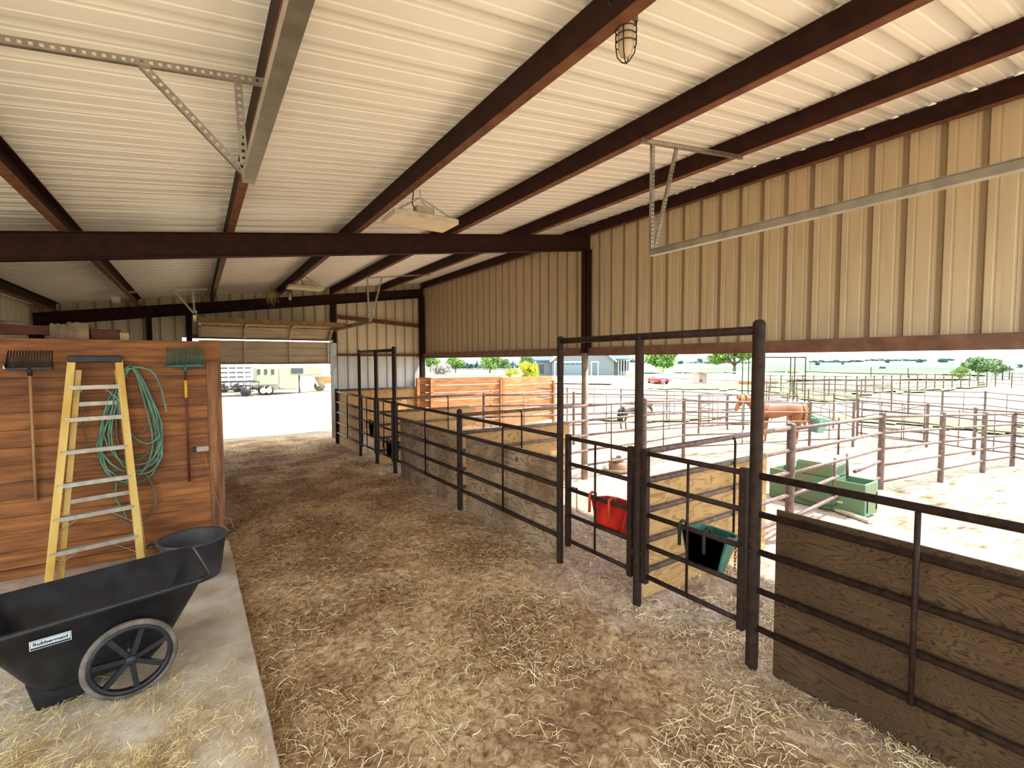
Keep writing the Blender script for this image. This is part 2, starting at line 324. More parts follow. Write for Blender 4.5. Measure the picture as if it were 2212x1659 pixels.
def side(a, out, start=.5, k=1.28, lim=4200):
    r = []; s = start; p = a
    while abs(p) < lim: p += out*s; r.append(p); s *= k
    return r
oxs = np.array(sorted(side(GX0, -1)+list(np.linspace(GX0, GX1, 12))+list(np.arange(GX1+.5, 62, .5))+side(62, 1)))
oys = np.array(sorted(side(GY0, -1)+list(np.linspace(GY0, GY1, 22))+list(np.arange(GY1+.5, 72, .5))+side(72, 1)))
OX, OY = np.meshgrid(oxs, oys, indexing='ij')
def yard_z(X, Y):
    out = np.maximum(np.maximum(GX0-X, X-GX1), np.maximum(GY0-Y, Y-GY1))
    fade = sstep(0, 1.5, out)*(1-sstep(40, 90, np.hypot(X, Y)))
    return zt(X, Y) + fade*(.09*vnoise(X, Y, .45, 21)+.05*vnoise(X, Y, 1.1, 22))
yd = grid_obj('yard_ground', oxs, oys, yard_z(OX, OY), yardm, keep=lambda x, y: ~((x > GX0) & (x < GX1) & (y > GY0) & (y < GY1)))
tag(yd, kind='structure')

def patch(name, px0, px1, yb, yt, m, lift, label, cat='grass', nseg=24, n2=6, ragged=0):
    """ground cover between two rows of photograph points, laid on the land"""
    b = []; vs = []; fs = []
    for j in range(n2+1):
        for i in range(nseg+1):
            px = px0+(px1-px0)*i/nseg
            a0 = np.interp(px, [p[0] for p in yb], [p[1] for p in yb]); a1 = np.interp(px, [p[0] for p in yt], [p[1] for p in yt])
            py = a0+(a1-a0)*j/n2
            if ragged and 0 < j < n2: py += (random.random()-.5)*ragged
            p = gnd(px, py); vs.append((p.x, p.y, float(yard_z(np.array([p.x]), np.array([p.y]))[0])+lift))
    w = nseg+1
    for j in range(n2):
        for i in range(nseg):
            if ragged and (j in (0, n2-1) or i in (0, nseg-1)) and random.random() < .35: continue
            fs.append((j*w+i, j*w+i+1, (j+1)*w+i+1, (j+1)*w+i))
    mb = MB(); mb.add(vs, fs, True); o = mb.build(name, m); return tag(o, label, cat, kind='stuff')
cropm = mat('green_crop', (.06, .20, .045), (.10, .25, .07), .05, .9)
stubm = mat('yellow_stubble', (.22, .25, .07), (.3, .3, .12), .06, .9)
grassm = mat('pale_grass', (.14, .21, .06), (.28, .28, .13), 1.2, .9, detail=8, bump=.5, bscale=5)
grass2 = mat('bright_grass', (.10, .22, .05), (.24, .29, .10), 1.2, .9, detail=8, bump=.5, bscale=5)
patch('crop_field', 1380, 2130, [(1380, 808), (1745, 804), (1840, 808), (2000, 811), (2130, 813)], [(1380, 797), (1745, 795), (1840, 797), (2130, 801)], cropm, .3, 'long green crop field beyond the white ranch fence', 'field')
patch('stubble_field', 1700, 2100, [(1700, 825), (1840, 822), (2100, 822)], [(1700, 810), (1745, 805), (1840, 809), (2100, 814)], stubm, .2, 'yellow-green field strip in front of the green crop field', 'field')
patch('lawn', 1345, 1700, [(1345, 812), (1500, 820), (1700, 826)], [(1345, 797), (1500, 800), (1700, 806)], grassm, .06, 'pale lawn under and behind the white ranch fence', ragged=0)
patch('grass_patch', 1400, 1860, [(1400, 843), (1640, 846), (1700, 862), (1860, 875)], [(1400, 838), (1530, 830), (1640, 826), (1860, 828)], grass2, .09, 'green grass behind the chestnut horse, round the tall pipe arch', ragged=2)
patch('lawn', 930, 1170, [(930, 812), (1170, 812)], [(930, 796), (1170, 797)], grassm, .06, 'pale lawn under the fruit trees at left', ragged=0)
patch('grass_patch', 1740, 2130, [(1740, 858), (1900, 855), (2040, 846), (2130, 836)], [(1740, 834), (1900, 828), (2130, 822)], grassm, .12, 'weedy green grass along the long far pipe fence', ragged=2)
patch('grass_patch', 1740, 2210, [(1740, 905), (1850, 912), (2000, 925), (2210, 948)], [(1740, 895), (1850, 898), (2000, 905), (2210, 920)], grass2, .07, 'thin green grass strip across the far pens at right', ragged=3)
patch('grass_patch', 1280, 1560, [(1280, 910), (1400, 914), (1560, 908)], [(1280, 903), (1400, 903), (1560, 900)], grassm, .07, 'faint grass strip behind the dark pony', ragged=2)

# ---------------------------------------------------------------- sheet panels
RIB = .312; PW = RIB*3
def prof(n=3):
    """inner-face profile of a ribbed panel: list of (u along the width, d outward depth)"""
    p = []
    for k in range(n):
        c = (k+.5)*RIB
        for du, d in ((-.157, 0), (-.118, 0), (-.110, .005), (-.098, .005), (-.090, 0), (-.036, 0), (-.017, .032), (.017, .032), (.036, 0), (.052, 0), (.060, .005), (.072, .005), (.080, 0)): p.append((c+du, d))
    p.append((n*RIB, 0)); return p
def panel(f, top=None, th=.0025, u1=None):
    """f(u, d, t) -> point; t in 0..1 along the panel. closed thin solid"""
    pr = prof() if u1 is None else [q for q in prof() if q[0] < u1]+[(u1, 0)]
    vs = []; m = len(pr)
    for t in (0, 1):
        for (u, d) in pr: vs.append(f(u, d, t))
        for (u, d) in pr: vs.append(f(u, d+th, t))
    fs = []
    for i in range(m-1):
        fs.append((i, i+1, 2*m+i+1, 2*m+i)); fs.append((m+i+1, m+i, 3*m+i, 3*m+i+1))
        fs.append((i+1, i, m+i, m+i+1)); fs.append((2*m+i, 2*m+i+1, 3*m+i+1, 3*m+i))
    mb = MB(); mb.add(vs, fs); return mb
SL = .1385
def zr(x): return 3.885+SL*x           # top of the rafters
def zs(x): return zr(x)+.205           # underside of the roof sheets
RX0, RX1 = -3.25, 6.75
roof = thing('ceiling', None, None, (0, 0, 0), kind='structure')
rm = panel(lambda u, d, t: (RX0+(RX1-RX0)*t, u, zs(RX0+(RX1-RX0)*t)+d)).build('roof_panel', roofm, roof)
rm.location = (0, -.6, 0)
y = -.6+PW
while y < 15.2: cp(rm, roof, (0, y, 0)); y += PW
# right wall
WR, WZ0 = 6.45, 2.52
wr = thing('wall_right', None, None, (0, 0, 0), kind='structure')
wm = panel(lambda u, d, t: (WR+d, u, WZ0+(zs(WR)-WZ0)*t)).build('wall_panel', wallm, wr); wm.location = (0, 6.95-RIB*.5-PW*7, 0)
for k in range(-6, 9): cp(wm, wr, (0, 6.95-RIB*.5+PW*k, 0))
mb = MB(); mb.box2((6.33, .4, 2.44), (6.47, 15.1, 2.53)); mb.box2((6.33, .4, 2.531), (6.342, 15.1, 2.60)); mb.build('bottom_girt', mat('brown_girt', (.12, .055, .03), (.2, .10, .06), 6, .6), wr)
# far wall
WY = 15.1
wf = thing('wall_far', None, None, (0, 0, 0), kind='structure')
DX0, DX1, DZ = .02, 3.42, 2.98
girtm = mat('rusty_girt', (.085, .032, .012), (.17, .07, .03), 9, .7)
x = -3.1
while x < 6.4:
    w = min(PW, 6.45-x)
    a, b = x, x+w
    if b <= DX0+.2: z0 = 0
    elif a < DX1-.2: z0 = DZ
    else: z0 = 2.55
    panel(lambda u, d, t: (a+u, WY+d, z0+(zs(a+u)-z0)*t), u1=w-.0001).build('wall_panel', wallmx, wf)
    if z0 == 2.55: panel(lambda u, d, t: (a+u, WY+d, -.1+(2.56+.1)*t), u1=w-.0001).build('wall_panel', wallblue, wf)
    x += PW
MB().box2((DX1, WY-.09, 2.50), (6.4, WY, 2.58)).build('girt', girtm, wf)
MB().add([(DX1, WY-.11, 3.66), (6.4, WY-.11, 3.46), (6.4, WY, 3.46), (DX1, WY, 3.66), (DX1, WY-.11, 3.78), (6.4, WY-.11, 3.58), (6.4, WY, 3.58), (DX1, WY, 3.78)], [(3, 2, 1, 0), (4, 5, 6, 7), (0, 1, 5, 4), (1, 2, 6, 5), (2, 3, 7, 6), (3, 0, 4, 7)]).build('girt', girtm, wf)
MB().box2((DX0-.1, WY-.08, DZ-.02), (DX1+.02, WY, DZ+.08)).build('door_header', girtm, wf)
# left wall
wl_ = thing('wall_left', None, None, (0, 0, 0), kind='structure')
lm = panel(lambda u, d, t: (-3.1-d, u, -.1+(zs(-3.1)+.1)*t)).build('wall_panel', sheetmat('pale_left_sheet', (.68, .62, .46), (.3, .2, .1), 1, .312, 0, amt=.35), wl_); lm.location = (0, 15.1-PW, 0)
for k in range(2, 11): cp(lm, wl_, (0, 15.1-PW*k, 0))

# ---------------------------------------------------------------- purlins, rafters, columns
def channel(p, q, h, w, t=.008, side=1, lip=.02, part=0):
    """C section, web on the -side face, flanges toward +side; p,q give the bottom web line"""
    p, q = V(p), V(q); mb = MB(); d = (q-p).normalized(); x = V((0, 0, 1)).cross(d)*-side; x.normalize(); up = V((0, 0, 1))
    def slab(a, b, c_, e): # offsets x0,x1,z0,z1
        vs = [P+x*xx+up*zz for P in (p, q) for xx, zz in ((a, c_), (b, c_), (b, e), (a, e))]
        mb.add(vs, [(0, 1, 2, 3), (7, 6, 5, 4), (0, 4, 5, 1), (1, 5, 6, 2), (2, 6, 7, 3), (3, 7, 4, 0)])
    if part: slab(.0, w, -.001, t); slab(w-t, w, t, lip)
    else: slab(0, t, t, h); slab(t, w, h-t, h)
    return mb
names = [(-2.68, 'dark red roof purlin nearest the left wall'), (-1.16, 'red-brown roof purlin over the stepladder, lit along its channel'),
         (.36, 'dark red purlin beside the left overhead door track'), (1.89, 'dark red purlin carrying the square lamp and cage lamps'),
         (3.42, 'dark red purlin right of the hanging square lamp, over the stall fronts'), (4.95, 'dark red purlin next to the eave, second from the right wall'),
         (6.36, 'dark red eave beam along the top of the right wall')]
for X, lb in names:
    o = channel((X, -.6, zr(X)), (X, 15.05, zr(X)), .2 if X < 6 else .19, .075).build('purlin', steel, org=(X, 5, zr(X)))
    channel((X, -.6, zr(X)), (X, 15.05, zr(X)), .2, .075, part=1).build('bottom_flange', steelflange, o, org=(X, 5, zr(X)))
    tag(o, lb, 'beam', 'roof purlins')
for Y, lb in ((-.5, 'dark red steel rafter behind the viewer'), (6.85, 'level-looking dark steel rafter across the middle of the barn'), (14.95, 'dark red steel rafter against the far end wall')):
    a = V((-3.05, Y, zr(-3.05)-.30)); b = V((6.42, Y, zr(6.42)-.30)); mb = MB()
    for (y0, y1, z0, z1) in ((-.006, .006, 0, .29), (-.055, .055, 0, .012), (-.055, .055, .283, .295)):
        vs = [P+V((0, yy, zz)) for P in (a, b) for yy, zz in ((y0, z0), (y1, z0), (y1, z1), (y0, z1))]
        mb.add(vs, [(3, 2, 1, 0), (4, 5, 6, 7), (0, 1, 5, 4), (1, 2, 6, 5), (2, 3, 7, 6), (3, 0, 4, 7)])
    tag(mb.build('rafter', steel, org=(1.7, Y, zr(1.7)-.3)), lb, 'beam', 'steel rafters')
def col(x, y, z0, z1, w, lb, m=steel):
    mb = MB()
    mb.box2((x-w/2, y-w/2, z0), (x+w/2, y-w/2+.012, z1)).box2((x-w/2, y+w/2-.012, z0), (x+w/2, y+w/2, z1)).box2((x-.006, y-w/2, z0), (x+.006, y+w/2, z1))
    mb.box2((x-w/2, y-w/2, z0), (x-w/2+.012, y+w/2, z1)); mb.box2((x-w/2-.03, y-w/2-.03, z0), (x+w/2+.03, y+w/2+.03, z0+.015))
    return tag(mb.build('column', m, org=(x, y, z0)), lb, 'column', 'steel columns')
c1 = col(6.33, 6.85, 2.5, zr(6.33)-.28, .14, 'dark steel column at the right end of the middle rafter')
tag(MB().tube((6.3, 6.85, -.1), (6.3, 6.85, 2.49), .065, 14).build('lower_column', mat('sunlit_column_steel', (.20, .15, .10), (.34, .27, .19), 8, .6), org=(6.3, 6.85, 0)), 'round lower part of the right steel column, coloured pale as sunlit', 'column')  # same column as above; sunlight on its lower part is painted pale
col(6.33, 14.9, 0, zr(6.33)-.28, .15, 'dark steel column in the far right corner')
col(3.50, 15.0, 2.9, zr(3.5)-.28, .14, 'dark steel post above the right side of the far door')
col(-2.98, 14.9, 0, zr(-3)-.28, .2, 'dark steel column in the far left corner')
for px, wd, lb in ((322, .11, 'dark upright on the far wall behind the wood block'), (408, .13, 'dark upright on the far wall left of the far door')):
    p = onY(px, 700, 15.0); col(p.x, 15.0, 0, zr(p.x)-.28, wd, lb)
tag(col(6.33, -.5, 0, zr(6.33)-.28, .14, 'steel column behind the viewer on the right'), None)

# door jamb of the far door (galvanised edge)
MB().box2((3.44, 14.95, -.05), (3.56, 15.1, 2.95)).build('door_jamb', mat('jamb_metal', (.28, .30, .32), (.5, .52, .52), 5, .4, .5), wf)
MB().box2((3.37, 14.90, -.05), (3.46, 14.93, 2.99)).build('door_track', galv, wf)

# ---------------------------------------------------------------- overhead doors
dw = mat('door_section_cream', (.60, .50, .34), (.42, .32, .2), 4, .5, stretch=(.4, 1, 3))
dlip = mat('rusty_door_rail', (.22, .11, .035), (.34, .19, .07), 8, .6)
gd = thing('overhead_door', 'cream sectional overhead door rolled half up in the far end doorway', 'garage door', (1.7, 14.9, 2.3))
def dsec(a, b, th=.035):
    """one door section between line a (bottom) and b (top) given as (y,z); ridged face + stiles"""
    (y0, z0), (y1, z1) = a, b; d = V((0, y1-y0, z1-z0)); L = d.length; d /= L; nrm = V((0, -d.z, d.y))*-1
    if nrm.y > 0: nrm = -nrm
    prf = [(0, 0), (.04, 0), (.06, .02), (.30, .02), (.32, 0), (.36, 0), (.38, .02), (.62, .02), (.64, 0), (.68, 0), (.70, .02), (.94, .02), (.96, 0), (1, 0)]
    vs = []; X0, X1 = .06, 3.41
    for X in (X0, X1):
        for t, k in prf: vs.append(V((X, y0, z0))+d*(L*t)-nrm*k)
        for t, k in prf: vs.append(V((X, y0, z0))+d*(L*t)-nrm*(k+.004))
    m = len(prf); fs = []
    for i in range(m-1): fs += [(i, i+1, 2*m+i+1, 2*m+i), (m+i+1, m+i, 3*m+i, 3*m+i+1)]
    s = MB().add(vs, fs).build('door_section', dw, gd)
    for X in (.10, 1.13, 2.27, 3.33):
        p = V((X, y0, z0))+nrm*.02; MB().beam(p+d*.01, p+d*(L-.01), .06, .035, up=nrm).build('stile', galv if X in (.1, 3.33) else dw, s, org=gd['org'])
    return s
dsec((14.97, 2.29), (14.97, 2.92)); dsec((14.93, 3.0), (14.62, 3.27)); dsec((14.55, 3.30), (13.95, 3.345)); dsec((13.92, 3.345), (13.32, 3.36))
MB().box2((.06, 13.18, 3.31), (3.38, 13.30, 3.37)).build('bottom_rail', dlip, gd); MB().box2((.06, 13.30, 3.27), (3.38, 13.33, 3.33)).build('bottom_rail', dlip, gd)
MB().box2((.06, 13.10, 3.28), (3.40, 13.14, 3.38)).build('top_rail', dlip, gd)
MB().box2((.04, 14.93, 2.27), (3.40, 14.99, 2.31)).build('rubber_seal', dlip, gd)
def perf(p, q, w=.035, up=(0, -1, 0), name='perforated_angle', parent=None, step=.036):
    """slotted steel angle: two strips with real holes between rungs"""
    p, q = V(p), V(q); d = (q-p); L = d.length; d /= L; u = V(up); x = d.cross(u).normalized(); mb = MB()
    mb.beam(p+x*(w*.38), q+x*(w*.38), w*.28, .003, up=up); mb.beam(p-x*(w*.38), q-x*(w*.38), w*.28, .003, up=up)
    n = int(L/step); hw = step*.58
    for i in range(n+1):
        c = p+d*min(L-hw/2, max(hw/2, i*L/n)); mb.beam(c-d*hw/2, c+d*hw/2, w*.5, .003, up=up)
    mb.beam(p+x*w*.5+u.normalized()*.012*-1, q+x*w*.5+u.normalized()*.012*-1, .003, .026, up=up)
    return mb.build(name, galv, parent)
def track(name, X, y0, y1, z, label, flip=1, ah=.075):
    t = thing(name, label, 'track', (X, y1, z))
    mb = MB()
    # angle + curled roller track below it
    mb.box2((X-.002*flip, y0, z), (X+.002*flip, y1, z+ah)); mb.box2((X, y0, z+ah-.003), (X+.045*flip, y1, z+ah)); mb.build('support_angle', galv, t)
    mb = MB(); mb.box2((X-.03, y0, z-.03), (X-.027, y1, z+.02)); mb.box2((X-.03, y0, z-.033), (X+.03, y1, z-.030)); mb.box2((X+.027, y0, z-.03), (X+.03, y1, z-.005)); mb.box2((X-.03, y0, z+.018), (X+.004, y1, z+.021))
    mb.build('roller_track', galv, t)
    return t
tl = track('door_track', .27, -.5, 3.03, 3.37, 'long galvanised overhead door track crossing the top left of the view')
perf((-1.25, 3.03, zr(-1.25)-.02), (.42, 3.03, zr(.42)-.02), parent=tl); perf((-.20, 3.04, 3.85), (.25, 3.04, 3.40), parent=tl); perf((.235, 3.04, 3.90), (.255, 3.04, 3.42), parent=tl)
mb = MB()
for dx, dz in ((-.012, .02), (.012, .03), (0, -.02), (.012, -.005)): mb.sphere((.27+dx, 2.99, 3.40+dz), .008, 8, 5)
mb.build('bolt', galv, tl)
tr = track('door_track', 3.53, -.5, 2.95, 3.345, 'long galvanised overhead door track in front of the right wall', ah=.035)
perf((3.40, 2.96, zr(3.40)-.02), (5.02, 2.96, zr(5.02)-.02), parent=tr, w=.04); perf((3.57, 2.97, 4.35), (3.57, 2.97, 3.38), parent=tr); perf((3.92, 2.97, 4.40), (3.61, 2.97, 3.38), parent=tr, w=.03)
t3 = track('door_track', .0, 12.3, 14.8, 3.38, 'far door track at the left side of the half-open far door')
perf((-1.30, 12.35, zr(-1.2)+.02), (.25, 12.35, 3.93), parent=t3); perf((-.35, 12.36, 3.86), (-.02, 12.36, 3.40), parent=t3); perf((-.02, 12.36, 3.92), (0, 12.36, 3.40), parent=t3)
t4 = track('door_track', 3.46, 11.25, 14.8, 3.27, 'far door track at the right side of the half-open far door')
perf((3.40, 11.3, 4.32), (5.05, 11.3, 4.56), parent=t4); perf((3.44, 11.31, 4.30), (3.47, 11.31, 3.30), parent=t4); perf((3.80, 11.31, 4.36), (3.50, 11.31, 3.30), parent=t4)

# ---------------------------------------------------------------- concrete pad and wood partition
pad = thing('concrete_pad', None, None, (0, 0, 0), kind='structure')
yy = -4.2; k = 0
for y0, y1 in ((-4.2, 1.05), (1.058, 4.35), (4.358, 6.98)):
    vs = []; N = max(8, int((y1-y0)*8))
    mb = MB()
    for i in range(N+1):
        t = y0+(y1-y0)*i/N; e = .325-.012*max(0, t-3.2) + .006*mnoise.noise(V((t*6, 0, 0)))
        if i in (0, N): e -= .004
        vs += [(-3.08, t, -.12), (e, t, -.12), (e, t, .045), (e-.008, t, .053), (-3.08, t, .053)]
    fs = [(i*5+j, (i+1)*5+j, (i+1)*5+j+1, i*5+j+1) for i in range(N) for j in range(4)] + [(0, 1, 2, 3, 4), tuple(N*5+j for j in (4, 3, 2, 1, 0))]
    mb.add(vs, fs).build('slab', conc, pad)
PY = 7.0; PX1 = .255
pw = thing('wall_partition', None, None, (0, 0, 0), kind='structure')
z = .16; k = 0; hs = [.185]*13
while z < 2.36:
    h = .184; MB().box2((-3.05, PY+.012*((k % 2)*.2), z), (.10, PY+.03, z+h-.003)).build('plank', stain, pw, bev=.0025); z += h; k += 1
MB().box2((-3.05, PY+.031, .06), (PX1-.06, PY+.05, 2.5)).build('backing_sheet', stain, pw)
MB().box2((-3.05, PY-.012, .053), (.10, PY+.03, .155)).build('sill_board', stain, pw)
MB().box2((-3.05, PY-.02, 2.35), (PX1-.002, PY+.03, 2.60)).build('top_board', stain, pw, bev=.004)
MB().box2((.10, PY-.015, .0), (PX1, PY+.05, 2.35)).build('corner_board', stainv, pw, bev=.004)
z = .02
while z < 2.55: MB().box2((PX1-.04, PY+.055, z), (PX1-.012, 11, z+.179)).build('plank', stain, pw); z += .185
MB().box2((-3.05, PY+.05, 2.50), (PX1-.05, 11, 2.53)).build('loft_deck', mat('loft_boards', (.2, .12, .06), (.3, .2, .1), 3, .8), pw)
bl = mat('brown_log', (.13, .085, .045), (.30, .21, .12), 6, .9, bump=.3); dk = mat('dark_lumber', (.07, .018, .010), (.12, .03, .016), 6, .8)
# things lying on top of the partition
p = onY(150, 722, 7.3)
def at7(px, py, Y=7.25): return onY(px, py, Y)
mb = MB(); a, b = at7(0, 712), at7(120, 712); mb.beam((a.x-.9, 7.3, a.z+.0), (b.x, 7.3, b.z-.01), .14, .10); o = mb.build('timber', dk, org=(a.x, 7.3, 2.6)); tag(o, 'dark red timber lying on top of the partition at far left', 'timber')
mb = MB(); c = at7(28, 698); mb.path([(c.x-.4, 7.35, 2.72), (c.x-.15, 7.35, 2.77), (c.x+.05, 7.3, 2.76), (c.x+.25, 7.3, 2.70), (c.x+.4, 7.3, 2.69)], [.03, .035, .03, .02, .012], 8)
tag(mb.build('branch', bl, org=(c.x, 7.3, 2.7)), 'rough brown branch lying on the dark timber at far left', 'branch')
def rough_block(a, b, name, m, lb, cat, Y=7.25, d=.22, notch=0):
    p, q = at7(a[0], a[1], Y), at7(b[0], b[1], Y); w = q.x-p.x; N = 8; vs = []
    for i in range(N+1):
        t = i/N; zt_ = p.z-(.35*w*max(0, abs(t-.45)-.25)) + .012*mnoise.noise(V((t*5, a[0], 0)))
        for yy_, zz in ((Y-d/2, 2.60), (Y+d/2, 2.60), (Y+d/2, zt_), (Y-d/2, zt_+.01*math.sin(i*2))): vs.append((p.x+w*t, yy_, zz))
    fs = [(i*4+j, (i+1)*4+j, (i+1)*4+(j+1) % 4, i*4+(j+1) % 4) for i in range(N) for j in range(4)]+[(3, 2, 1, 0), (N*4, N*4+1, N*4+2, N*4+3)]
    o = MB().add(vs, fs).build(name, m, org=(p.x+w/2, Y, 2.6)); return tag(o, lb, cat)
rough_block((112, 700), (150, 731), 'wood_block', mat('greybrown_wood', (.11, .08, .045), (.2, .15, .09), 8, .9, stretch=(6, 1, 1)), 'grey-brown chunk of wood on the partition beside the dark timber', 'wood block')
rough_block((148, 697), (196, 731), 'log_stump', bl, 'pale split log sitting on top of the partition above the ladder', 'log')
o = MB().box2(at7(197, 711)+V((0, -.08, 0)), V((at7(260, 711).x, 7.33, 2.605))); o = o.build('tool_box', dk, org=(at7(230, 711).x, 7.25, 2.6), bev=.01)
tag(o, 'dark reddish box on top of the partition right of the split log', 'box')
rough_block((261, 720), (281, 731), 'wood_wedge', mat('tan_wood', (.36, .24, .12), (.46, .33, .18), 8, .9), 'small tan wood offcut beside the dark box on the partition', 'wood block')

# ---------------------------------------------------------------- pipe fences
RH = (1.48, 1.19, .90, .605, .31)
def fence(name, label, posts, rails=RH, pr=.036, rr=.024, m=pipein, group=None, closed=False, stays=(), zf=None, ph=None, first=True, last=True, toprr=None, sr=.014, cat='fence', skip=None, n=8, rn=8):
    zf = zf or (lambda x, y: 0.0); P = [V((p[0], p[1], zf(p[0], p[1]))) for p in posts]
    r = thing(name, label, cat, tuple(P[0]), group); ph = ph or rails[0]+.06
    for i, p in enumerate(P):
        if (i == 0 and not first) or (i == len(P)-1 and not last): continue
        mb = MB(); mb.tube(p-V((0, 0, .15)), p+V((0, 0, ph-.01)), pr, n, cap=False); mb.sphere(p+V((0, 0, ph-.01)), (pr, pr, pr*.6), n, 4); mb.build('post', m, r)
    for i in range(len(P)-1):
        a, b = P[i], P[i+1]
        for k, h in enumerate(rails):
            if skip and (i, k) in skip: continue
            MB().tube(a+V((0, 0, h)), b+V((0, 0, h)), toprr if (k == 0 and toprr) else rr, rn).build('rail', m, r)
        for t in stays:
            c = a.lerp(b, t); off = (b-a).cross(V((0, 0, 1))).normalized()*(rr+sr)
            MB().tube(c+V((0, 0, rails[0]))+off, c+V((0, 0, rails[-1]))+off, sr, 6).build('stay', m, r)
    return r
def FX(y): return 3.485-.0165*(y-2)
def F(y, z=0, dx=0): return V((FX(y)+dx, y, z))
def ply(root, a, b, z0, z1, m, th=.018, name='plywood_panel', lbl=None):
    a, b = V(a), V(b); d = (b-a).normalized(); nrm = d.cross(V((0, 0, 1)))
    mb = MB(); mb.beam((a.x, a.y, (z0+z1)/2), (b.x, b.y, (z0+z1)/2), th, z1-z0); o = mb.build(name, m, root)
    if lbl: o['label'] = lbl
    return o
# near right front fence
nf = thing('stall_front_fence', 'dark pipe stall fence with dark-grained plywood, in the bottom right corner', 'fence', tuple(F(1.9)))
for h in RH: MB().tube(F(1.9, h), F(-2.4, h), .027 if h > 1.3 else .024, 10).build('rail', pipein, nf)
for yy in (.93, -.4): 
    s = MB(); s.tube(F(yy, 1.46, -.036), F(yy, .30, -.036), .016, 8); s.build('stay', pipein, nf)
MB().tube(F(-2.4, -.1), F(-2.4, 1.55), .045, 12).build('post', pipein, nf)
ply(nf, F(1.76, 0, .045), F(-.66, 0, .045), -.02, 1.245, ply_d); ply(nf, F(-.68, 0, .045), F(-2.4, 0, .045), -.02, 1.245, ply_d)
# gate frames
def gframe(y0, y1, y2, label, r=.045):
    g = thing('gate_frame', label, 'gate frame', tuple(F(y1)))
    for y_, rr_, zt_ in ((y0, r, 2.62), (y1, r*.92, 2.56), (y2, r*.85, 2.60)):
        mb = MB(); mb.tube(F(y_, -.15), F(y_, zt_), rr_, 14, cap=False); mb.sphere(F(y_, zt_), (rr_, rr_, rr_*.7), 14, 5); mb.build('post', pipein, g)
    MB().tube(F(y0, 2.57), F(y2, 2.57), .033, 12).build('header', pipein, g)
    return g
gframe(1.90, 3.02, 4.16, 'tall dark pipe gate frame nearest the viewer, three posts under a header pipe')
gframe(9.38, 10.5, 11.72, 'tall dark pipe gate frame farther down the stall row', .042)
def chain(parent, pts, r=.006, m=blackm, name='chain'):
    mb = MB(); L = 0
    for a, b in zip(pts[:-1], pts[1:]):
        a, b = V(a), V(b); n_ = max(2, int((b-a).length/.026))
        for i in range(n_):
            c = a.lerp(b, (i+.5)/n_); d = (b-a).normalized(); u = d.cross(V((1, 0, 0)) if i % 2 else V((0, 1, .3))).normalized()
            mb.path([c+(d*math.cos(q)*.018+u*math.sin(q)*.009) for q in [2*PI*k/8 for k in range(8)]], r*.45, 5, closed=True)
    return mb.build(name, m, parent)
def gate(y0, y1, label, hinge, stay_t=.5, m=pipein, lighten=True):
    g = thing('stall_gate', label, 'gate', tuple(F(min(y0, y1), .25)), 'stall gates')
    for y_ in (y0, y1):
        mb = MB(); mb.box2(F(y_, .24, -.027)-V((0, .027, 0)), F(y_, 1.52, .027)+V((0, .027, 0))); mb.build('upright', m, g, bev=.004)
    for h in RH: MB().tube(F(y0, h), F(y1, h), .022, 10).build('rail', m, g)
    c = (y0+y1)/2; MB().tube(F(c, 1.47, -.03), F(c, .31, -.03), .012, 8).build('stay', m, g)
    hy = y0 if hinge == 0 else y1; s = -1 if (hinge == 0) == (y0 < y1) else 1
    for z_ in (.5, 1.30): MB().box2(F(hy, z_-.03, -.02)+V((0, s*.02, 0)), F(hy, z_+.03, .02)+V((0, s*.095, 0))).build('hinge', m, g)
    ly = y1 if hinge == 0 else y0; s2 = -s
    chain(g, [F(ly, .93, -.04)+V((0, -s2*.06, 0)), F(ly, .92, -.045), F(ly, .90, -.045)+V((0, s2*.11, 0))])
    chain(g, [F(ly, .92, .05)+V((0, -s2*.085, 0)), F(ly, .66, .05)+V((0, -s2*.09, 0))])
    MB().box2(F(ly, .90, -.012)+V((0, -s2*.04, 0)), F(ly, .93, .03)+V((0, -s2*.13, 0))).build('latch', blackm, g)
    return g
gate(1.99, 2.93, 'near dark pipe stall gate with the dark green feeder on it', 1)
gate(3.11, 4.02, 'dark pipe stall gate with the red feeder on it', 0)
gate(9.49, 10.42, 'far pipe stall gate with a green feeder low on it', 1)
gate(10.60, 11.62, 'farthest pipe stall gate, grey-green feeder on its middle rail', 0)
# middle front fence (post at y=6.58)
mf = thing('stall_front_fence', 'dark pipe stall fence with weathered plywood between the two gate frames', 'fence', tuple(F(6.58)))
mb = MB(); mb.tube(F(6.58, -.15), F(6.58, 1.56), .045, 12, cap=False); mb.sphere(F(6.58, 1.56), (.045, .045, .035), 12, 5); mb.build('post', pipein, mf)
for h in RH:
    MB().tube(F(4.16, h), F(6.58, h), .025, 10).build('rail', pipein, mf); MB().tube(F(6.58, h), F(9.38, h), .025, 10).build('rail', pipein, mf)
for yy in (5.28, 7.78, 9.12): MB().path([F(yy, 1.47, -.0), F(yy+.02, 1.45, -.035), F(yy+.02, 1.38, -.038), F(yy+.02, .31, -.036)], .014, 8).build('stay', pipein, mf)
ply(mf, F(4.24, 0, .05), F(6.46, 0, .05), -.06, 1.205, ply_w); ply(mf, F(6.62, 0, .05), F(7.86, 0, .05), -.06, 1.205, ply_w); ply(mf, F(7.865, 0, .05), F(9.18, 0, .05), -.06, 1.205, ply_w)
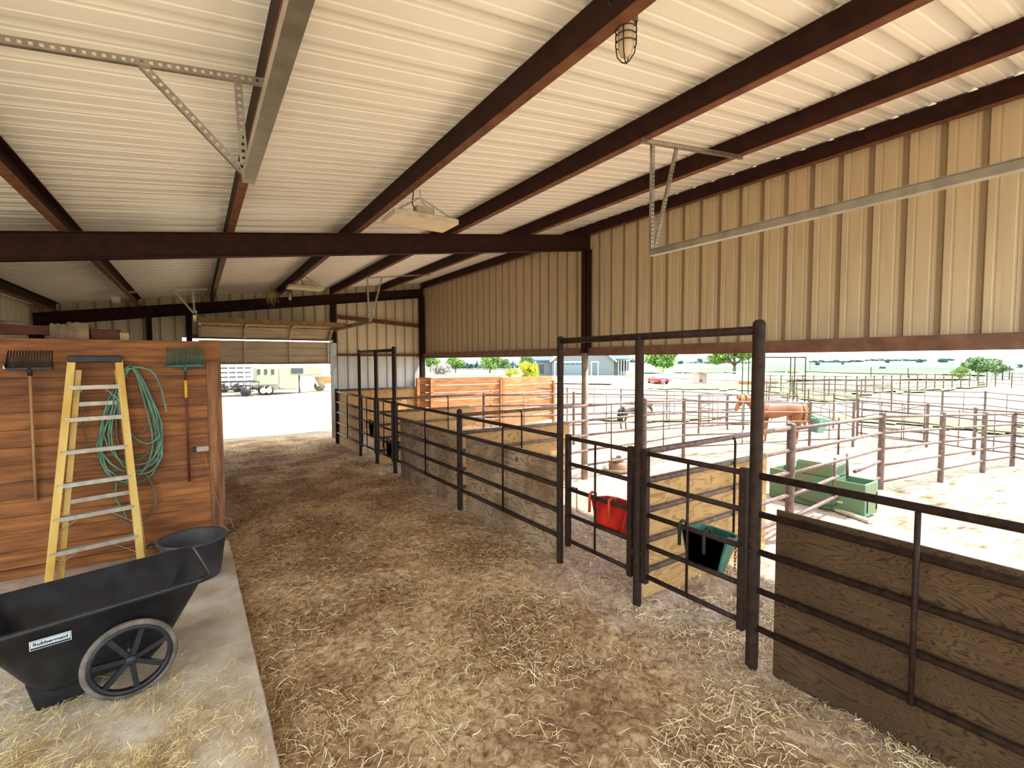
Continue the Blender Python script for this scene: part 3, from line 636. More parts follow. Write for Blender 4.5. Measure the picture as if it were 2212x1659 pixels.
# far front fence to end post
ff = thing('stall_front_fence', 'pale plywood and pipe stall fence running up to the far doorway', 'fence', tuple(F(13.9)))
for h in RH: MB().tube(F(11.72, h), F(13.9, h), .025, 8).build('rail', pipe, ff)
MB().path([F(12.7, 1.47, 0), F(12.72, 1.4, -.036), F(12.72, .31, -.036)], .014, 8).build('stay', pipein, ff)
MB().tube(F(13.9, -.1), F(13.9, 1.56), .05, 12).build('post', pipein, ff)
ply(ff, F(11.8, 0, .05), F(12.75, 0, .05), -.06, 1.21, ply_g); ply(ff, F(12.755, 0, .05), F(13.85, 0, .05), -.06, 1.21, ply_g)

# dividers
def divider(Y, label, x1, px1, zc=1.0, m2=ply_g, stays=(.45,), railsm=pipe, tall=True, yoff=0):
    d = thing('stall_divider', label, 'fence', (FX(Y), Y, 0)); x0 = FX(Y)+.04
    for h in RH: MB().tube((x0, Y, h), (x1, Y, h), .029 if h > 1.3 else .026, 10).build('rail', railsm, d)
    for t in stays:
        xx = x0+(x1-x0)*t; MB().path([(xx-.04, Y, 1.48), (xx, Y-.036, 1.47), (xx+.012, Y-.038, 1.42), (xx+.012, Y-.038, .31)], .014, 8).build('stay', pipein, d)
    n_ = 2; w = (px1-x0)/n_
    for i in range(n_): ply(d, (x0+.02+w*i, Y+.045, 0), (x0+.018+w*(i+1), Y+.045, 0), -.06, 1.21, m2)
    return d
pA = gnd(1703, 1110); pA.y = 3.35; pA.x = 7.35
divider(3.0, 'stall divider of grey pipe over golden plywood behind the near green feeder', 6.29, 5.80, stays=(.53,))
divider(6.70, 'stall divider of grey pipe and golden plywood meeting the fence post between the gate frames', 6.24, 5.80, stays=(.43,))
divider(10.5, 'farthest stall divider with orange plywood, in front of the far wall', 6.15, 5.9, stays=(.62,))
# back board of the last stall, on the far wall
bb = thing('kick_wall', 'row of orange plywood kick boards along the base of the far end wall', 'plywood boards', (3.6, 14.9, 0))
for a, b in ((3.62, 4.55), (4.56, 5.45), (5.46, 6.25)): ply(bb, (a, 14.92, 0), (b, 14.92, 0), -.06, 1.42, ply_g)
MB().tube((3.6, 14.86, 1.46), (6.4, 14.86, 1.46), .03, 8).build('rail', pipe, bb)

# outside pens ------------------------------------------------
def G(px, py): p = gnd(px, py); return (p.x, p.y)
zf = lambda x, y: float(zt(x, y))
A_pts = [(6.33, 3.0), G(1900, 1074), G(2031, 1041), G(2122, 1019), G(2186, 1008), (17.6, 2.0), (20.5, 1.0)]
runA = fence('run_fence', 'nearest rusty pipe run fence, passing over the green waterer', A_pts, m=pipe, zf=zf, rr=.027, pr=.055, rails=(1.46, 1.17, .88, .58, .28), skip={(0, 3), (0, 4)})
q0, q1 = V((A_pts[0][0], A_pts[0][1], 0)), V((A_pts[1][0], A_pts[1][1], 0))
for h in (.58, .28):
    MB().tube(q0+V((0, 0, h)), q0.lerp(q1, .445)+V((0, 0, h)), .027, 8).build('rail', pipe, runA); MB().tube(q0.lerp(q1, .64 if h > .4 else .86)+V((0, 0, h-.04)), q1+V((0, 0, h-.05)), .027, 8).build('rail', pipe, runA)
MB().tube(q0.lerp(q1, .41)+V((0, 0, .88)), q0.lerp(q1, .41)+V((0, 0, .25)), .02, 8).build('stay', pipe, runA)
MB().tube(q0.lerp(q1, .545)+V((0, 0, .88)), q0.lerp(q1, .53)+V((.0, -.03, .50)), .02, 8).build('stay', pipe, runA)
MB().tube(q0.lerp(q1, .49)+V((0, .06, 1.46)), q0.lerp(q1, .49)+V((.0, .06, .88)), .016, 8).build('stay', pipe, runA)
B_pts = [(6.3, 6.85), G(1392, 1012), G(1476, 989), G(1748, 969), G(1842, 963)]
fence('run_fence', 'pipe run fence starting at the sunlit lower column and ending past the hanging bucket', B_pts, m=pipe, zf=zf, pr=.045, first=False, stays=(.4,), rails=(1.46, 1.17, .88, .58, .28))
fence('run_fence', 'pipe run fence behind the stall divider, in front of the orange board wall', [(6.15, 10.5), G(1239, 962), G(1388, 948), G(1509, 937), G(1571, 929), G(1640, 925), G(1700, 925)], m=pipe, zf=zf, stays=(.42,), rails=(1.46, 1.17, .88, .58, .28))
fence('run_fence', 'farther pipe fence crossing behind the dark pony', [(6.9, 15.6), G(1060, 922), G(1225, 914), G(1341, 905), G(1440, 911), G(1475, 912), G(1606, 928), G(1720, 930)], m=pipe, zf=zf, stays=(.45,), rails=(1.46, 1.1, .75, .38), rr=.02, pr=.032)
fence('run_fence', 'pipe pen fence with a double gate post at far right behind the nearest run', [G(1851, 947), G(2001, 968), G(2103, 985), G(2230, 1000), G(2330, 1015)], m=pipe, zf=zf, stays=(.35, .7), rails=(1.42, 1.12, .82, .52, .22), rr=.024, pr=.045)
fence('run_fence', 'pen fence continuing back from the hanging bucket pen corner', [G(1851, 947), G(1800, 925), G(1745, 908), G(1660, 890)], m=pipe, zf=zf, stays=(.5,), rails=(1.46, 1.1, .75, .4), rr=.022, pr=.04)
fence('run_fence', 'distant pen fence along the edge of the dirt arena', [G(1850, 885), G(1961, 902), G(2034, 908), G(2126, 912), G(2230, 930)], m=pipe, zf=zf, stays=(.5,), rails=(1.4, 1.15, .8, .45), rr=.022, pr=.045)
fence('run_fence', 'distant pipe fence crossing below the tall pipe arch', [G(1655, 868), G(1712, 872), G(1780, 876), G(1850, 882), G(1925, 890)], m=pipe, zf=zf, stays=(.33, .66), rails=(1.4, 1.05, .7, .35), rr=.022, pr=.04)
fence('run_fence', 'low pipe fence in the green grass right of the tall pipe arch', [G(1720, 857), G(1790, 858), G(1860, 860), G(1925, 862)], m=pipe, zf=zf, stays=(.5,), rails=(1.4, 1.0, .5), rr=.03, pr=.05)
# long far fence, many posts
L_pts = [G(1640+i*(1850-1640)/9, 846+i*.7) for i in range(10)]
fence('arena_fence', 'left half of the long distant pipe fence with many posts', L_pts, m=pipe, zf=zf, stays=(.5,), rails=(1.5, 1.15, .8, .4), rr=.03, pr=.055, n=5, rn=4)
L_pts = [G(1850+i*(2150-1850)/16, 853-i*18/16) for i in range(17)] + [G(2185, 838), G(2230, 842)]
fence('arena_fence', 'long distant pipe fence with many close posts beside the dirt arena', L_pts, m=pipe, zf=zf, stays=(.5,), rails=(1.5, 1.15, .8, .4), rr=.03, pr=.055, n=5, rn=4)
# gates in pens with diagonal braces
def pen_gate(a, b, label, hz=1.35):
    a, b = V((*a, zf(*a)+.15)), V((*b, zf(*b)+.15)); g = thing('pen_gate', label, 'gate', tuple(a))
    for t in (0, 1, .33, .66): p = a.lerp(b, t); MB().tube(p, p+V((0, 0, hz)), .025 if t in (0, 1) else .014, 6).build('upright' if t in (0, 1) else 'stay', pipe, g)
    for k in range(5): MB().tube(a+V((0, 0, hz*k/4)), b+V((0, 0, hz*k/4)), .022, 6).build('rail', pipe, g)
    MB().tube(a, b+V((0, 0, hz*.45)), .016, 6).build('brace', pipe, g); MB().tube(a+V((0, 0, hz*.55)), b+V((0, 0, hz)), .016, 6).build('brace', pipe, g)
pen_gate(G(1513, 929), G(1568, 926), 'braced pipe pen gate in front of the chestnut horse')
pen_gate(G(1860, 949), G(1995, 965), 'long pipe pen gate at the right behind the nearest run fence', 1.25)
# tall arch
ar = thing('pipe_arch', 'tall slender pipe arch standing in the grass behind the chestnut horse', 'arch', tuple(gnd(1603, 862)))
aL, aR = gnd(1603, 850), gnd(1738, 868); hL = 3.6
pts = []
for px, pb in ((1603, 852), (1616, 852), (1706, 862), (1715, 864), (1738, 868)):
    g_ = gnd(px, pb); tz = top_at(g_, px, 772); pts.append(V((g_.x, g_.y, tz))); MB().tube(g_, pts[-1], .04, 8).build('upright', pipein, ar)
for a, b in ((0, 2), (2, 3), (3, 4)): MB().tube(pts[a], pts[b], .04, 8).build('header', pipein, ar)
g_ = gnd(1706, 862)
for px0, px1, py in ((1712, 1738, 812),): MB().tube(V((pts[3].x, pts[3].y, top_at(pts[3], px0, py))), V((pts[4].x, pts[4].y, top_at(pts[4], px1, py))), .03, 6).build('cross_bar', pipein, ar)

# white ranch fence
def ranch(label, pts, name='ranch_fence', h=1.35):
    r = thing(name, label, 'fence', tuple(V((*pts[0], zf(*pts[0])))))
    P = [V((*p, zf(*p))) for p in pts]
    for p in P: MB().box((p.x, p.y, p.z+h/2), (.14, .14, h)).build('post', white, r)
    for a, b in zip(P[:-1], P[1:]):
        for k in (.35, .75, 1.15): MB().beam(a+V((0, 0, k*h/1.35)), b+V((0, 0, k*h/1.35)), .04, .15).build('rail', white, r)
ranch('white board ranch fence running behind the red car', [G(1340, 804), G(1370, 806), G(1400, 807), G(1435, 809), G(1475, 811), G(1520, 815), G(1560, 818), G(1600, 820), G(1650, 822), G(1698, 824)])
ranch('white board ranch fence behind the fruit trees at left', [G(930, 800), G(965, 802), G(1005, 804), G(1040, 805), G(1080, 805), G(1120, 806), G(1160, 806)])

# orange board wall outside -----------------------------------
def boardwall(label, pts, z1s, nb=7):
    r = thing('board_wall', label, 'fence', (pts[0][0], pts[0][1], zf(*pts[0])))
    for i, ((x0, y0), (x1, y1)) in enumerate(zip(pts[:-1], pts[1:])):
        zb = zf(x0, y0); h = z1s[i]/nb
        for k in range(nb):
            MB().beam((x0, y0, zb+h*(k+.5)), (x1, y1, zb+h*(k+.5)), .04, h-.018).build('board', orange, r)
    d = (V((*pts[1], 0))-V((*pts[0], 0))).normalized(); nn = d.cross(V((0, 0, 1)))
    if nn.dot(V((pts[0][0], pts[0][1], 0))) > 0: nn = -nn
    for j, p in enumerate(pts):
        MB().box((p[0]+nn.x*.08, p[1]+nn.y*.08, zf(*p)+z1s[min(j, len(z1s)-1)]/2-.02), (.10, .10, z1s[min(j, len(z1s)-1)]-.02)).build('post', orange, r)
W0, W1, W2 = gnd(934, 930), gnd(1083, 922), gnd(1193, 915)
W00 = gnd(905, 930)
boardwall('orange cedar board wall outside the stalls, seen over the pipe fences', [(W00.x, W00.y), (W0.x, W0.y), (W1.x, W1.y)], [top_at(W0, 934, 815), top_at(W1, 1083, 813)])
boardwall('shorter orange cedar board wall section at the right end', [(W1.x+.02, W1.y), (W2.x, W2.y)], [top_at(W2, 1193, 820)-zf(W2.x, W2.y)], 6)
bx = onY(935, 856, 15.3); t = thing('utility_box', 'white utility box on a post just outside the far barn corner', 'box', (bx.x, bx.y, 0))
MB().box((bx.x, bx.y, bx.z), (.38, .12, .42)).build('housing', white, t, bev=.02); MB().box((bx.x, bx.y+.08, bx.z/2), (.08, .06, bx.z)).build('post', orange, t); MB().box((bx.x, bx.y-.065, bx.z+.1), (.34, .012, .16)).build('cover', white, t, bev=.004)

# ---------------------------------------------------------------- feeders
def feeder(c, dirv, w, d, h, label, m, strap=None, tilt=.18, cat='feeder', group='hook-over feeders'):
    """trough bucket: back against a rail, mouth up, tapering; dirv = direction the bucket sticks out"""
    c = V(c); u = V(dirv).normalized(); s = u.cross(V((0, 0, 1))); t = thing('feed_bucket', label, cat, tuple(c), group)
    def ring(wt, dt, z, inset=0):
        pts = []
        for a, b in ((-.5, 0), (-.42, 1-.18), (-.25, 1), (.25, 1), (.42, 1-.18), (.5, 0)): pts.append(c+s*(a*(wt-inset*2))+u*(inset+b*(dt-inset*2))+V((0, 0, z-b*tilt*.4*h)))
        return pts
    R = [ring(w*.66, d*.55, -h), ring(w, d, 0), ring(w*1.05, d*1.05, 0), ring(w*1.05, d*1.05, .012), ring(w*.95, d*.95, .012), ring(w*.64, d*.5, -h+.015)]
    vs = [p for r_ in R for p in r_]; n_ = 6
    fs = [(i*n_+k, i*n_+(k+1) % n_, (i+1)*n_+(k+1) % n_, (i+1)*n_+k) for i in range(len(R)-1) for k in range(n_)]+[tuple(range(n_))[::-1], tuple(5*n_+k for k in range(n_))]
    MB().add(vs, fs).build('bucket', m, t, bev=.006)
    for a in (-.42, .12):
        p = c+s*(a*w); hk = MB().path([p+u*.03+V((0, 0, -.02)), p+u*.03+V((0, 0, .055)), p-u*.02+V((0, 0, .075)), p-u*.06+V((0, 0, .06)), p-u*.062+V((0, 0, -.13))], .016, 6); hk.build('hook', strap or m, t)
    return t
dkg = mat('dark_strap', (.02, .024, .012), (.04, .045, .025), 9, .9, spec=.1)
feeder(F(3.44, .87, .04), (1, .05, 0), .50, .26, .30, 'red plastic feed bucket hooked over the rail of a stall gate', redp, mat('orange_red_hook', (.45, .05, .015), None, 6, .6))
feeder(F(2.36, .87, .04), (1, 0, 0), .44, .28, .30, 'dark green feed bucket hooked over the nearest stall gate', greenp, dkg)
feeder(F(9.85, .59, .04), (1, 0, 0), .44, .26, .30, 'green feed bucket hung low on the far stall gate', greenp, dkg)
feeder(F(11.0, .88, .04), (1, 0, 0), .40, .26, .32, 'grey-green feed bucket on the farthest stall gate', mat('greygreen_plastic', (.12, .17, .14), (.2, .26, .22), 8, .5), dkg)
bg_ = gnd(1748, 969); bz = top_at(bg_, 1748, 905); feeder((bg_.x+.05, bg_.y-.1, bz), (.8, -.6, 0), .62, .42, .42, 'pale green feed bucket hanging on the outdoor run fence at a post', mat('pale_green_plastic', (.14, .28, .22), (.2, .34, .28), 8, .5), greenw, tilt=0)

# waterer
wa, wb_ = V((8.13, 3.75, 0)), V((8.13, 2.78, 0)); wt_ = thing('livestock_waterer', 'green mossy plastic livestock waterer with two basins under the run fence', 'water trough', (8.3, 3.2, 0))
def tubbox(x0, x1, y0, y1, z0, z1, hollow=.0, rim=.03):
    mb = MB(); o_ = [(x0, y0), (x1, y0), (x1, y1), (x0, y1)]; i_ = [(x0+rim, y0+rim), (x1-rim, y0+rim), (x1-rim, y1-rim), (x0+rim, y1-rim)]
    vs = [(x, y_, z0) for x, y_ in o_]+[(x, y_, z1) for x, y_ in o_]+[(x, y_, z1) for x, y_ in i_]+[(x, y_, z1-hollow) for x, y_ in i_]
    fs = [(3, 2, 1, 0)]+[(k, (k+1) % 4, 4+(k+1) % 4, 4+k) for k in range(4)]+[(4+k, 4+(k+1) % 4, 8+(k+1) % 4, 8+k) for k in range(4)]+[(8+k, 8+(k+1) % 4, 12+(k+1) % 4, 12+k) for k in range(4)]+[(12, 13, 14, 15)]
    mb.add(vs, fs); return mb
tubbox(8.14, 8.62, 2.80, 3.24, .0, .50, .15).build('basin', greenw, wt_, bev=.012); tubbox(8.14, 8.62, 3.78, 4.20, .0, .50, .15).build('basin', greenw, wt_, bev=.012)
MB().box((8.38, 3.51, .25), (.48, .54, .50)).build('body', greenw, wt_, bev=.012); MB().box((8.38, 3.50, .60), (.46, .60, .22)).build('lid', greenw, wt_, bev=.05)
MB().box((8.38, 3.50, .715), (.40, .54, .02)).build('lid_cap', mat('sunbleached_green', (.4, .46, .3), (.5, .52, .38), 4, .6), wt_, bev=.008)
mb = MB(); ov = [(8.130, 3.45+.30*math.copysign(abs(math.cos(a))**.6, math.cos(a)), .20+.13*math.copysign(abs(math.sin(a))**.6, math.sin(a))) for a in [2*PI*k/28 for k in range(28)]]; mb.path(ov, .007, 5, closed=True); mb.build('access_panel_rim', mat('dark_green_groove', (.04, .08, .04), None, 5, .7), wt_)
for x_ in (8.22, 8.56): MB().box((x_, 2.795, .2), (.015, .015, .26)).build('slot', blackp, wt_)
MB().box((8.128, 3.12, .17), (.02, .07, .03)).build('latch', strawm, wt_)
for a, d_, lb, nm in (((1905, 1083), (.42, .32, .06), 'flat pale concrete paver on the sand beyond the waterer', 'concrete_paver'), ((1772, 1092), (.22, .16, .10), 'broken pale concrete lump beside the dark plywood fence top', 'concrete_lump')):
    g_ = gnd(*a); o = MB().box((g_.x, g_.y, d_[2]/2-.01), d_, rz=.5, taper=.9).build(nm, concw, org=(g_.x, g_.y, 0), bev=.02); tag(o, lb, 'concrete')
a, b = gnd(1790, 1100), gnd(1882, 1132); tag(MB().beam((a.x, a.y, .03), (b.x, b.y, .03), .09, .04).build('board_scrap', mat('pale_board', (.5, .44, .32), (.6, .54, .42), 5, .8), org=(a.x, a.y, 0)), 'pale board lying on the sand in front of the waterer', 'board')
# mineral feeder
g_ = V((7.35, 6.95, 0)); t = thing('mineral_feeder', 'low pan with a crumbling tan mineral block on the sand beyond the red bucket', 'feeder', tuple(g_))
MB().lathe(g_, [(0, .02), (.26, .02), (.32, .09), (.335, .09), (.33, .07), (.27, 0), (0, 0)], 20).build('pan', mat('old_tan_rubber', (.30, .26, .17), (.4, .36, .25), 6, .7), t)
blk = mat('brown_mineral', (.22, .12, .08), (.34, .22, .15), 9, .9, bump=.4)
MB().lathe(g_, [(.20, .04), (.205, .16), (.17, .21), (0, .22)], 12).build('mineral_block', blk, t); mb = MB(); mb.sphere((g_.x-.03, g_.y, .25), (.15, .13, .05), 9, 6); mb.sphere((g_.x+.02, g_.y, .29), (.06, .06, .06), 8, 5); mb.build('cap', blk, t)

# ---------------------------------------------------------------- lamps
def highbay(x, y, z, label, rz=0):
    t = thing('hanging_lamp', label, 'lamp', (x, y, z), 'square hanging lamps'); s = .36; lampm = mat('dusty_lamp_body', (.40, .34, .25), (.55, .48, .37), 9, .6, bump=.2)
    R = Matrix.Rotation(rz, 3, 'Z')
    def q(a, b, c): return V((x, y, z)) + R @ V((a, b, c))
    mb = MB(); o_ = [(-s, -.2), (s, -.2), (s, .2), (-s, .2)]; i_ = [(-s*.9, -.17), (s*.9, -.17), (s*.9, .17), (-s*.9, .17)]
    vs = [q(a, b, 0) for a, b in o_]+[q(a, b, .055) for a, b in o_]+[q(a*.8, b*.75, .075) for a, b in o_]
    mb.add(vs, [(k, (k+1) % 4, 4+(k+1) % 4, 4+k) for k in range(4)]+[(4+k, 4+(k+1) % 4, 8+(k+1) % 4, 8+k) for k in range(4)]+[(8, 9, 10, 11)]); mb.build('housing', lampm, t)
    MB().add([q(a, b, .002) for a, b in ((-s*.985, -.19), (s*.985, -.19), (s*.985, .19), (-s*.985, .19))]+[q(a, b, .008) for a, b in ((-s*.985, -.19), (s*.985, -.19), (s*.985, .19), (-s*.985, .19))], [(3, 2, 1, 0), (4, 5, 6, 7), (0, 1, 5, 4), (1, 2, 6, 5), (2, 3, 7, 6), (3, 0, 4, 7)]).build('lens', mat('cream_lens', (.84, .72, .50), (.74, .60, .40), 5, .4), t)
    mb = MB(); mb.box(q(.04, 0, .12), (.2, .13, .12), R=R); mb.build('driver_box', lampm, t, bev=.006)
    for sg in (-1, 1): 
        chain(t, [q(sg*.3, -.15, .07), q(sg*.02, 0, .27)], m=galv); 
    chain(t, [q(.3, .15, .07), q(0, 0, .27)], m=galv); MB().tube(q(0, 0, .27), q(0, 0, .36), .004, 6).build('hook', galv, t)
    MB().path([q(-.05, 0, .12), q(-.09, 0, .2), q(-.08, -.02, .36)], .006, 6).build('cable', blackm, t)
    return t
highbay(2.06, 4.85, 3.83, 'dusty square lamp hanging from chains near the middle of the ceiling')
highbay(2.04, 11.2, 3.93, 'smaller-looking square lamp hanging beyond the middle rafter')
def jelly(x, y, ztop, label):
    t = thing('cage_lamp', label, 'lamp', (x, y, ztop), 'caged jar lamps'); c = V((x, y, ztop))
    MB().lathe(c, [(0, 0), (.05, 0), (.055, -.04), (.062, -.05), (.062, -.085), (.05, -.095), (0, -.095)], 16).build('socket', mat('dusty_cast_metal', (.10, .08, .05), (.2, .16, .1), 12, .7), t)
    MB().lathe(c, [(.042, -.09), (.046, -.16), (.043, -.22), (.03, -.255), (0, -.268)], 16).build('glass_jar', glassm, t)
    for k in range(4):
        a = k*PI/2+.5; e = V((math.cos(a), math.sin(a), 0)); MB().path([c+e*.056+V((0, 0, -.09)), c+e*.056+V((0, 0, -.2)), c+e*.047+V((0, 0, -.255)), c+e*.02+V((0, 0, -.29)), c+V((0, 0, -.298))], .0035, 6).build('cage_wire', blackm, t)
    for z_ in (-.125, -.16, -.20): MB().path([c+V((.056*math.cos(a), .056*math.sin(a), z_)) for a in [2*PI*k/18 for k in range(18)]], .003, 5, closed=True).build('cage_ring', blackm, t)
    MB().path([c+V((-.05, 0, -.05)), c+V((-.10, .01, -.055)), c+V((-.12, .02, -.0)), c+V((-.12, .02, .03))], .005, 6).build('wire', blackm, t)
jl = onX(1349, 20, 2.0); jelly(2.0, 1.86, 4.27, 'caged glass jar lamp under the purlin at the top of the view')
jelly(2.0, 13.0, 4.14, 'caged jar lamp far back beside the straw nest')
p = onY(250, 647, 13.6); t = thing('strip_light', 'small white light fitting on the end of the left purlin', 'lamp', (p.x, 13.6, p.z))
MB().box((p.x, 13.6, p.z), (.16, .55, .07), rz=.1).build('housing', white, t, bev=.01); MB().box((p.x, 13.6, p.z-.04), (.12, .5, .02), rz=.1).build('lens', white, t, bev=.005)
MB().box((p.x+.02, 13.6, (p.z+zr(p.x)+.03)/2), (.03, .1, zr(p.x)+.03-p.z)).build('bracket', galv, t)

# ---------------------------------------------------------------- straw strips
def blades(name, P, ang, L, w, m, lift=.5, zfun=None, curl=.25, tilt=.18, parent=None):
    n = len(P); d = np.stack([np.cos(ang), np.sin(ang), rng.normal(0, tilt, n)], -1); s = np.stack([-np.sin(ang), np.cos(ang), rng.normal(0, .5, n)], -1); s /= np.linalg.norm(s, axis=1)[:, None]
    b = rng.normal(0, curl, n)
    p0 = P-d*(L/2)[:, None]; p2 = P+d*(L/2)[:, None]; p1 = P+s*(L*b*.35)[:, None]+np.array([0, 0, 1])*(L*np.abs(rng.normal(0, .10, n)))[:, None]
    s2 = s*(w/2)[:, None]; up = np.array([0, 0, 1.0])*(w/2)[:, None]
    co = np.stack([p0-s2, p0+s2, p1-s2+up, p1+s2+up, p2-s2*.7, p2+s2*.7], 1).reshape(-1, 3)
    k = np.arange(n)[:, None]*6; q = np.concatenate([k+np.array([[0, 1, 3, 2]]), k+np.array([[2, 3, 5, 4]])], 1).reshape(-1, 4)
    me = bpy.data.meshes.new(name); me.vertices.add(len(co)); me.vertices.foreach_set('co', co.ravel().astype(np.float32))
    me.loops.add(q.size); me.loops.foreach_set('vertex_index', q.ravel().astype(np.int32)); me.polygons.add(len(q)); me.polygons.foreach_set('loop_start', (np.arange(len(q))*4).astype(np.int32)); me.update(calc_edges=True)
    me.materials.append(m); o = bpy.data.objects.new(name, me); COL.objects.link(o)
    if parent: o.parent = parent
    return o
def scatter(n, x0, x1, y0, y1, dens):
    X = rng.uniform(x0, x1, n*3); Y = rng.uniform(y0, y1, n*3); D = dens(X, Y); k = rng.random(n*3) < D; X, Y = X[k][:n], Y[k][:n]; return X, Y
def dens_floor(X, Y):
    cl = np.clip(vnoise(X, Y, 1.6, 31)*1.6+vnoise(X, Y, 5, 32)+.45, 0, 1)
    near = 1/(1+(Y/2.6)**2.4)+.035
    edge = .5*np.exp(-((X-.4)/.35)**2)/(1+(Y/4)**2)+ .35*np.exp(-((X-3.3)/.25)**2)*(Y < 2.2)
    return np.clip(near*cl+edge, 0, 1)
X, Y = scatter(62000, .34, 5.6, .35, 9, dens_floor); Z = dirt_z(X, Y)+.006+rng.random(len(X))*.012; n = len(X)
L = np.clip(rng.lognormal(-3.15, .62, n), .012, .17)
o = blades('loose_hay', np.stack([X, Y, Z], -1), rng.uniform(0, 2*PI, n)+0*X, L, rng.uniform(.0014, .0040, n), strawm); tag(o, 'loose straw and hay scattered over the alley dirt floor', 'hay', kind='stuff')
def dens_long(X, Y): return np.clip((1/(1+(Y/2.9)**3)+.03)*np.clip(vnoise(X, Y, 2.3, 77)*3+.55, .03, 1), 0, 1)
X, Y = scatter(16000, .34, 5.4, .4, 9, dens_long); Z = dirt_z(X, Y)+.012+rng.random(len(X))*.012; n = len(X)
o = blades('long_straw', np.stack([X, Y, Z], -1), rng.uniform(0, 2*PI, n), np.clip(rng.lognormal(-2.75, .5, n), .03, .22), rng.uniform(.0025, .0055, n), strawp, tilt=.12); tag(o, 'pale long straws lying in tufts on the near alley floor', 'straw', kind='stuff')
X, Y = scatter(9000, .4, 6, 6, 15, lambda x, y: .5+0*x); Z = dirt_z(X, Y)+.008; n = len(X)
o = blades('hay_bits', np.stack([X, Y, Z], -1), rng.uniform(0, 2*PI, n), np.clip(rng.lognormal(-3.1, .4, n), .02, .1), rng.uniform(.003, .006, n), strawm); tag(o, 'sparse hay bits trodden into the far alley floor', 'hay', kind='stuff')
def dens_pad(X, Y): return np.clip(np.exp(-((X+.55)/.62)**2)*np.exp(-((Y-2.75)/.9)**2)*1.3*np.clip(vnoise(X, Y, 3, 41)*2+.7, .05, 1)+.02*(vnoise(X, Y, 4, 42) > .12)+.25*np.exp(-((X+1.2)/.5)**2)*np.exp(-((Y-3.8)/.8)**2), 0, 1)
X, Y = scatter(110000, -3, .28, 1.4, 6.9, dens_pad); n = len(X); Z = np.full(n, .058)+rng.random(n)*.02
o = blades('pad_hay', np.stack([X, Y, Z], -1), rng.normal(.9, .7, n), np.clip(rng.lognormal(-2.9, .5, n), .015, .2), rng.uniform(.0016, .004, n), strawm); tag(o, 'golden hay heaped on the concrete pad in front of the cart', 'hay', kind='stuff')
X, Y = scatter(40000, -3, -.3, 1.4, 3.2, lambda x, y: np.exp(-((x+.9)/.5)**2)*np.exp(-((y-2.35)/.5)**2)); n = len(X)
o = blades('dark_hay_mat', np.stack([X, Y, np.full(n, .056)+rng.random(n)*.01], -1), rng.uniform(0, 6.3, n), np.clip(rng.lognormal(-3, .4, n), .02, .15), rng.uniform(.003, .008, n), darkhay); tag(o, 'darker matted hay at the bottom left corner of the pad', 'hay', kind='stuff')
# straw nest under purlin
nc = onY(588, 645, 13.2); n = 260; P = np.array([nc.x, 13.2, nc.z+.05])+rng.normal(0, 1, (n, 3))*np.array([.07, .05, .08]); 
o = blades('straw_nest', P-np.array([nc.x, 13.2, nc.z]), rng.uniform(0, 6.3, n), rng.uniform(.04, .12, n), rng.uniform(.003, .006, n), strawm, tilt=1.4); o.location = (nc.x, 13.2, nc.z); tag(o, 'ragged straw bird nest tucked under the purlin at the far end', 'nest')
mb = MB(); mb.tube((nc.x, 13.2, nc.z+.02), (nc.x, 13.2, zr(1.9)+.02), .012, 6); t = mb.build('nest_wire', galv, o, org=(nc.x, 13.2, nc.z))

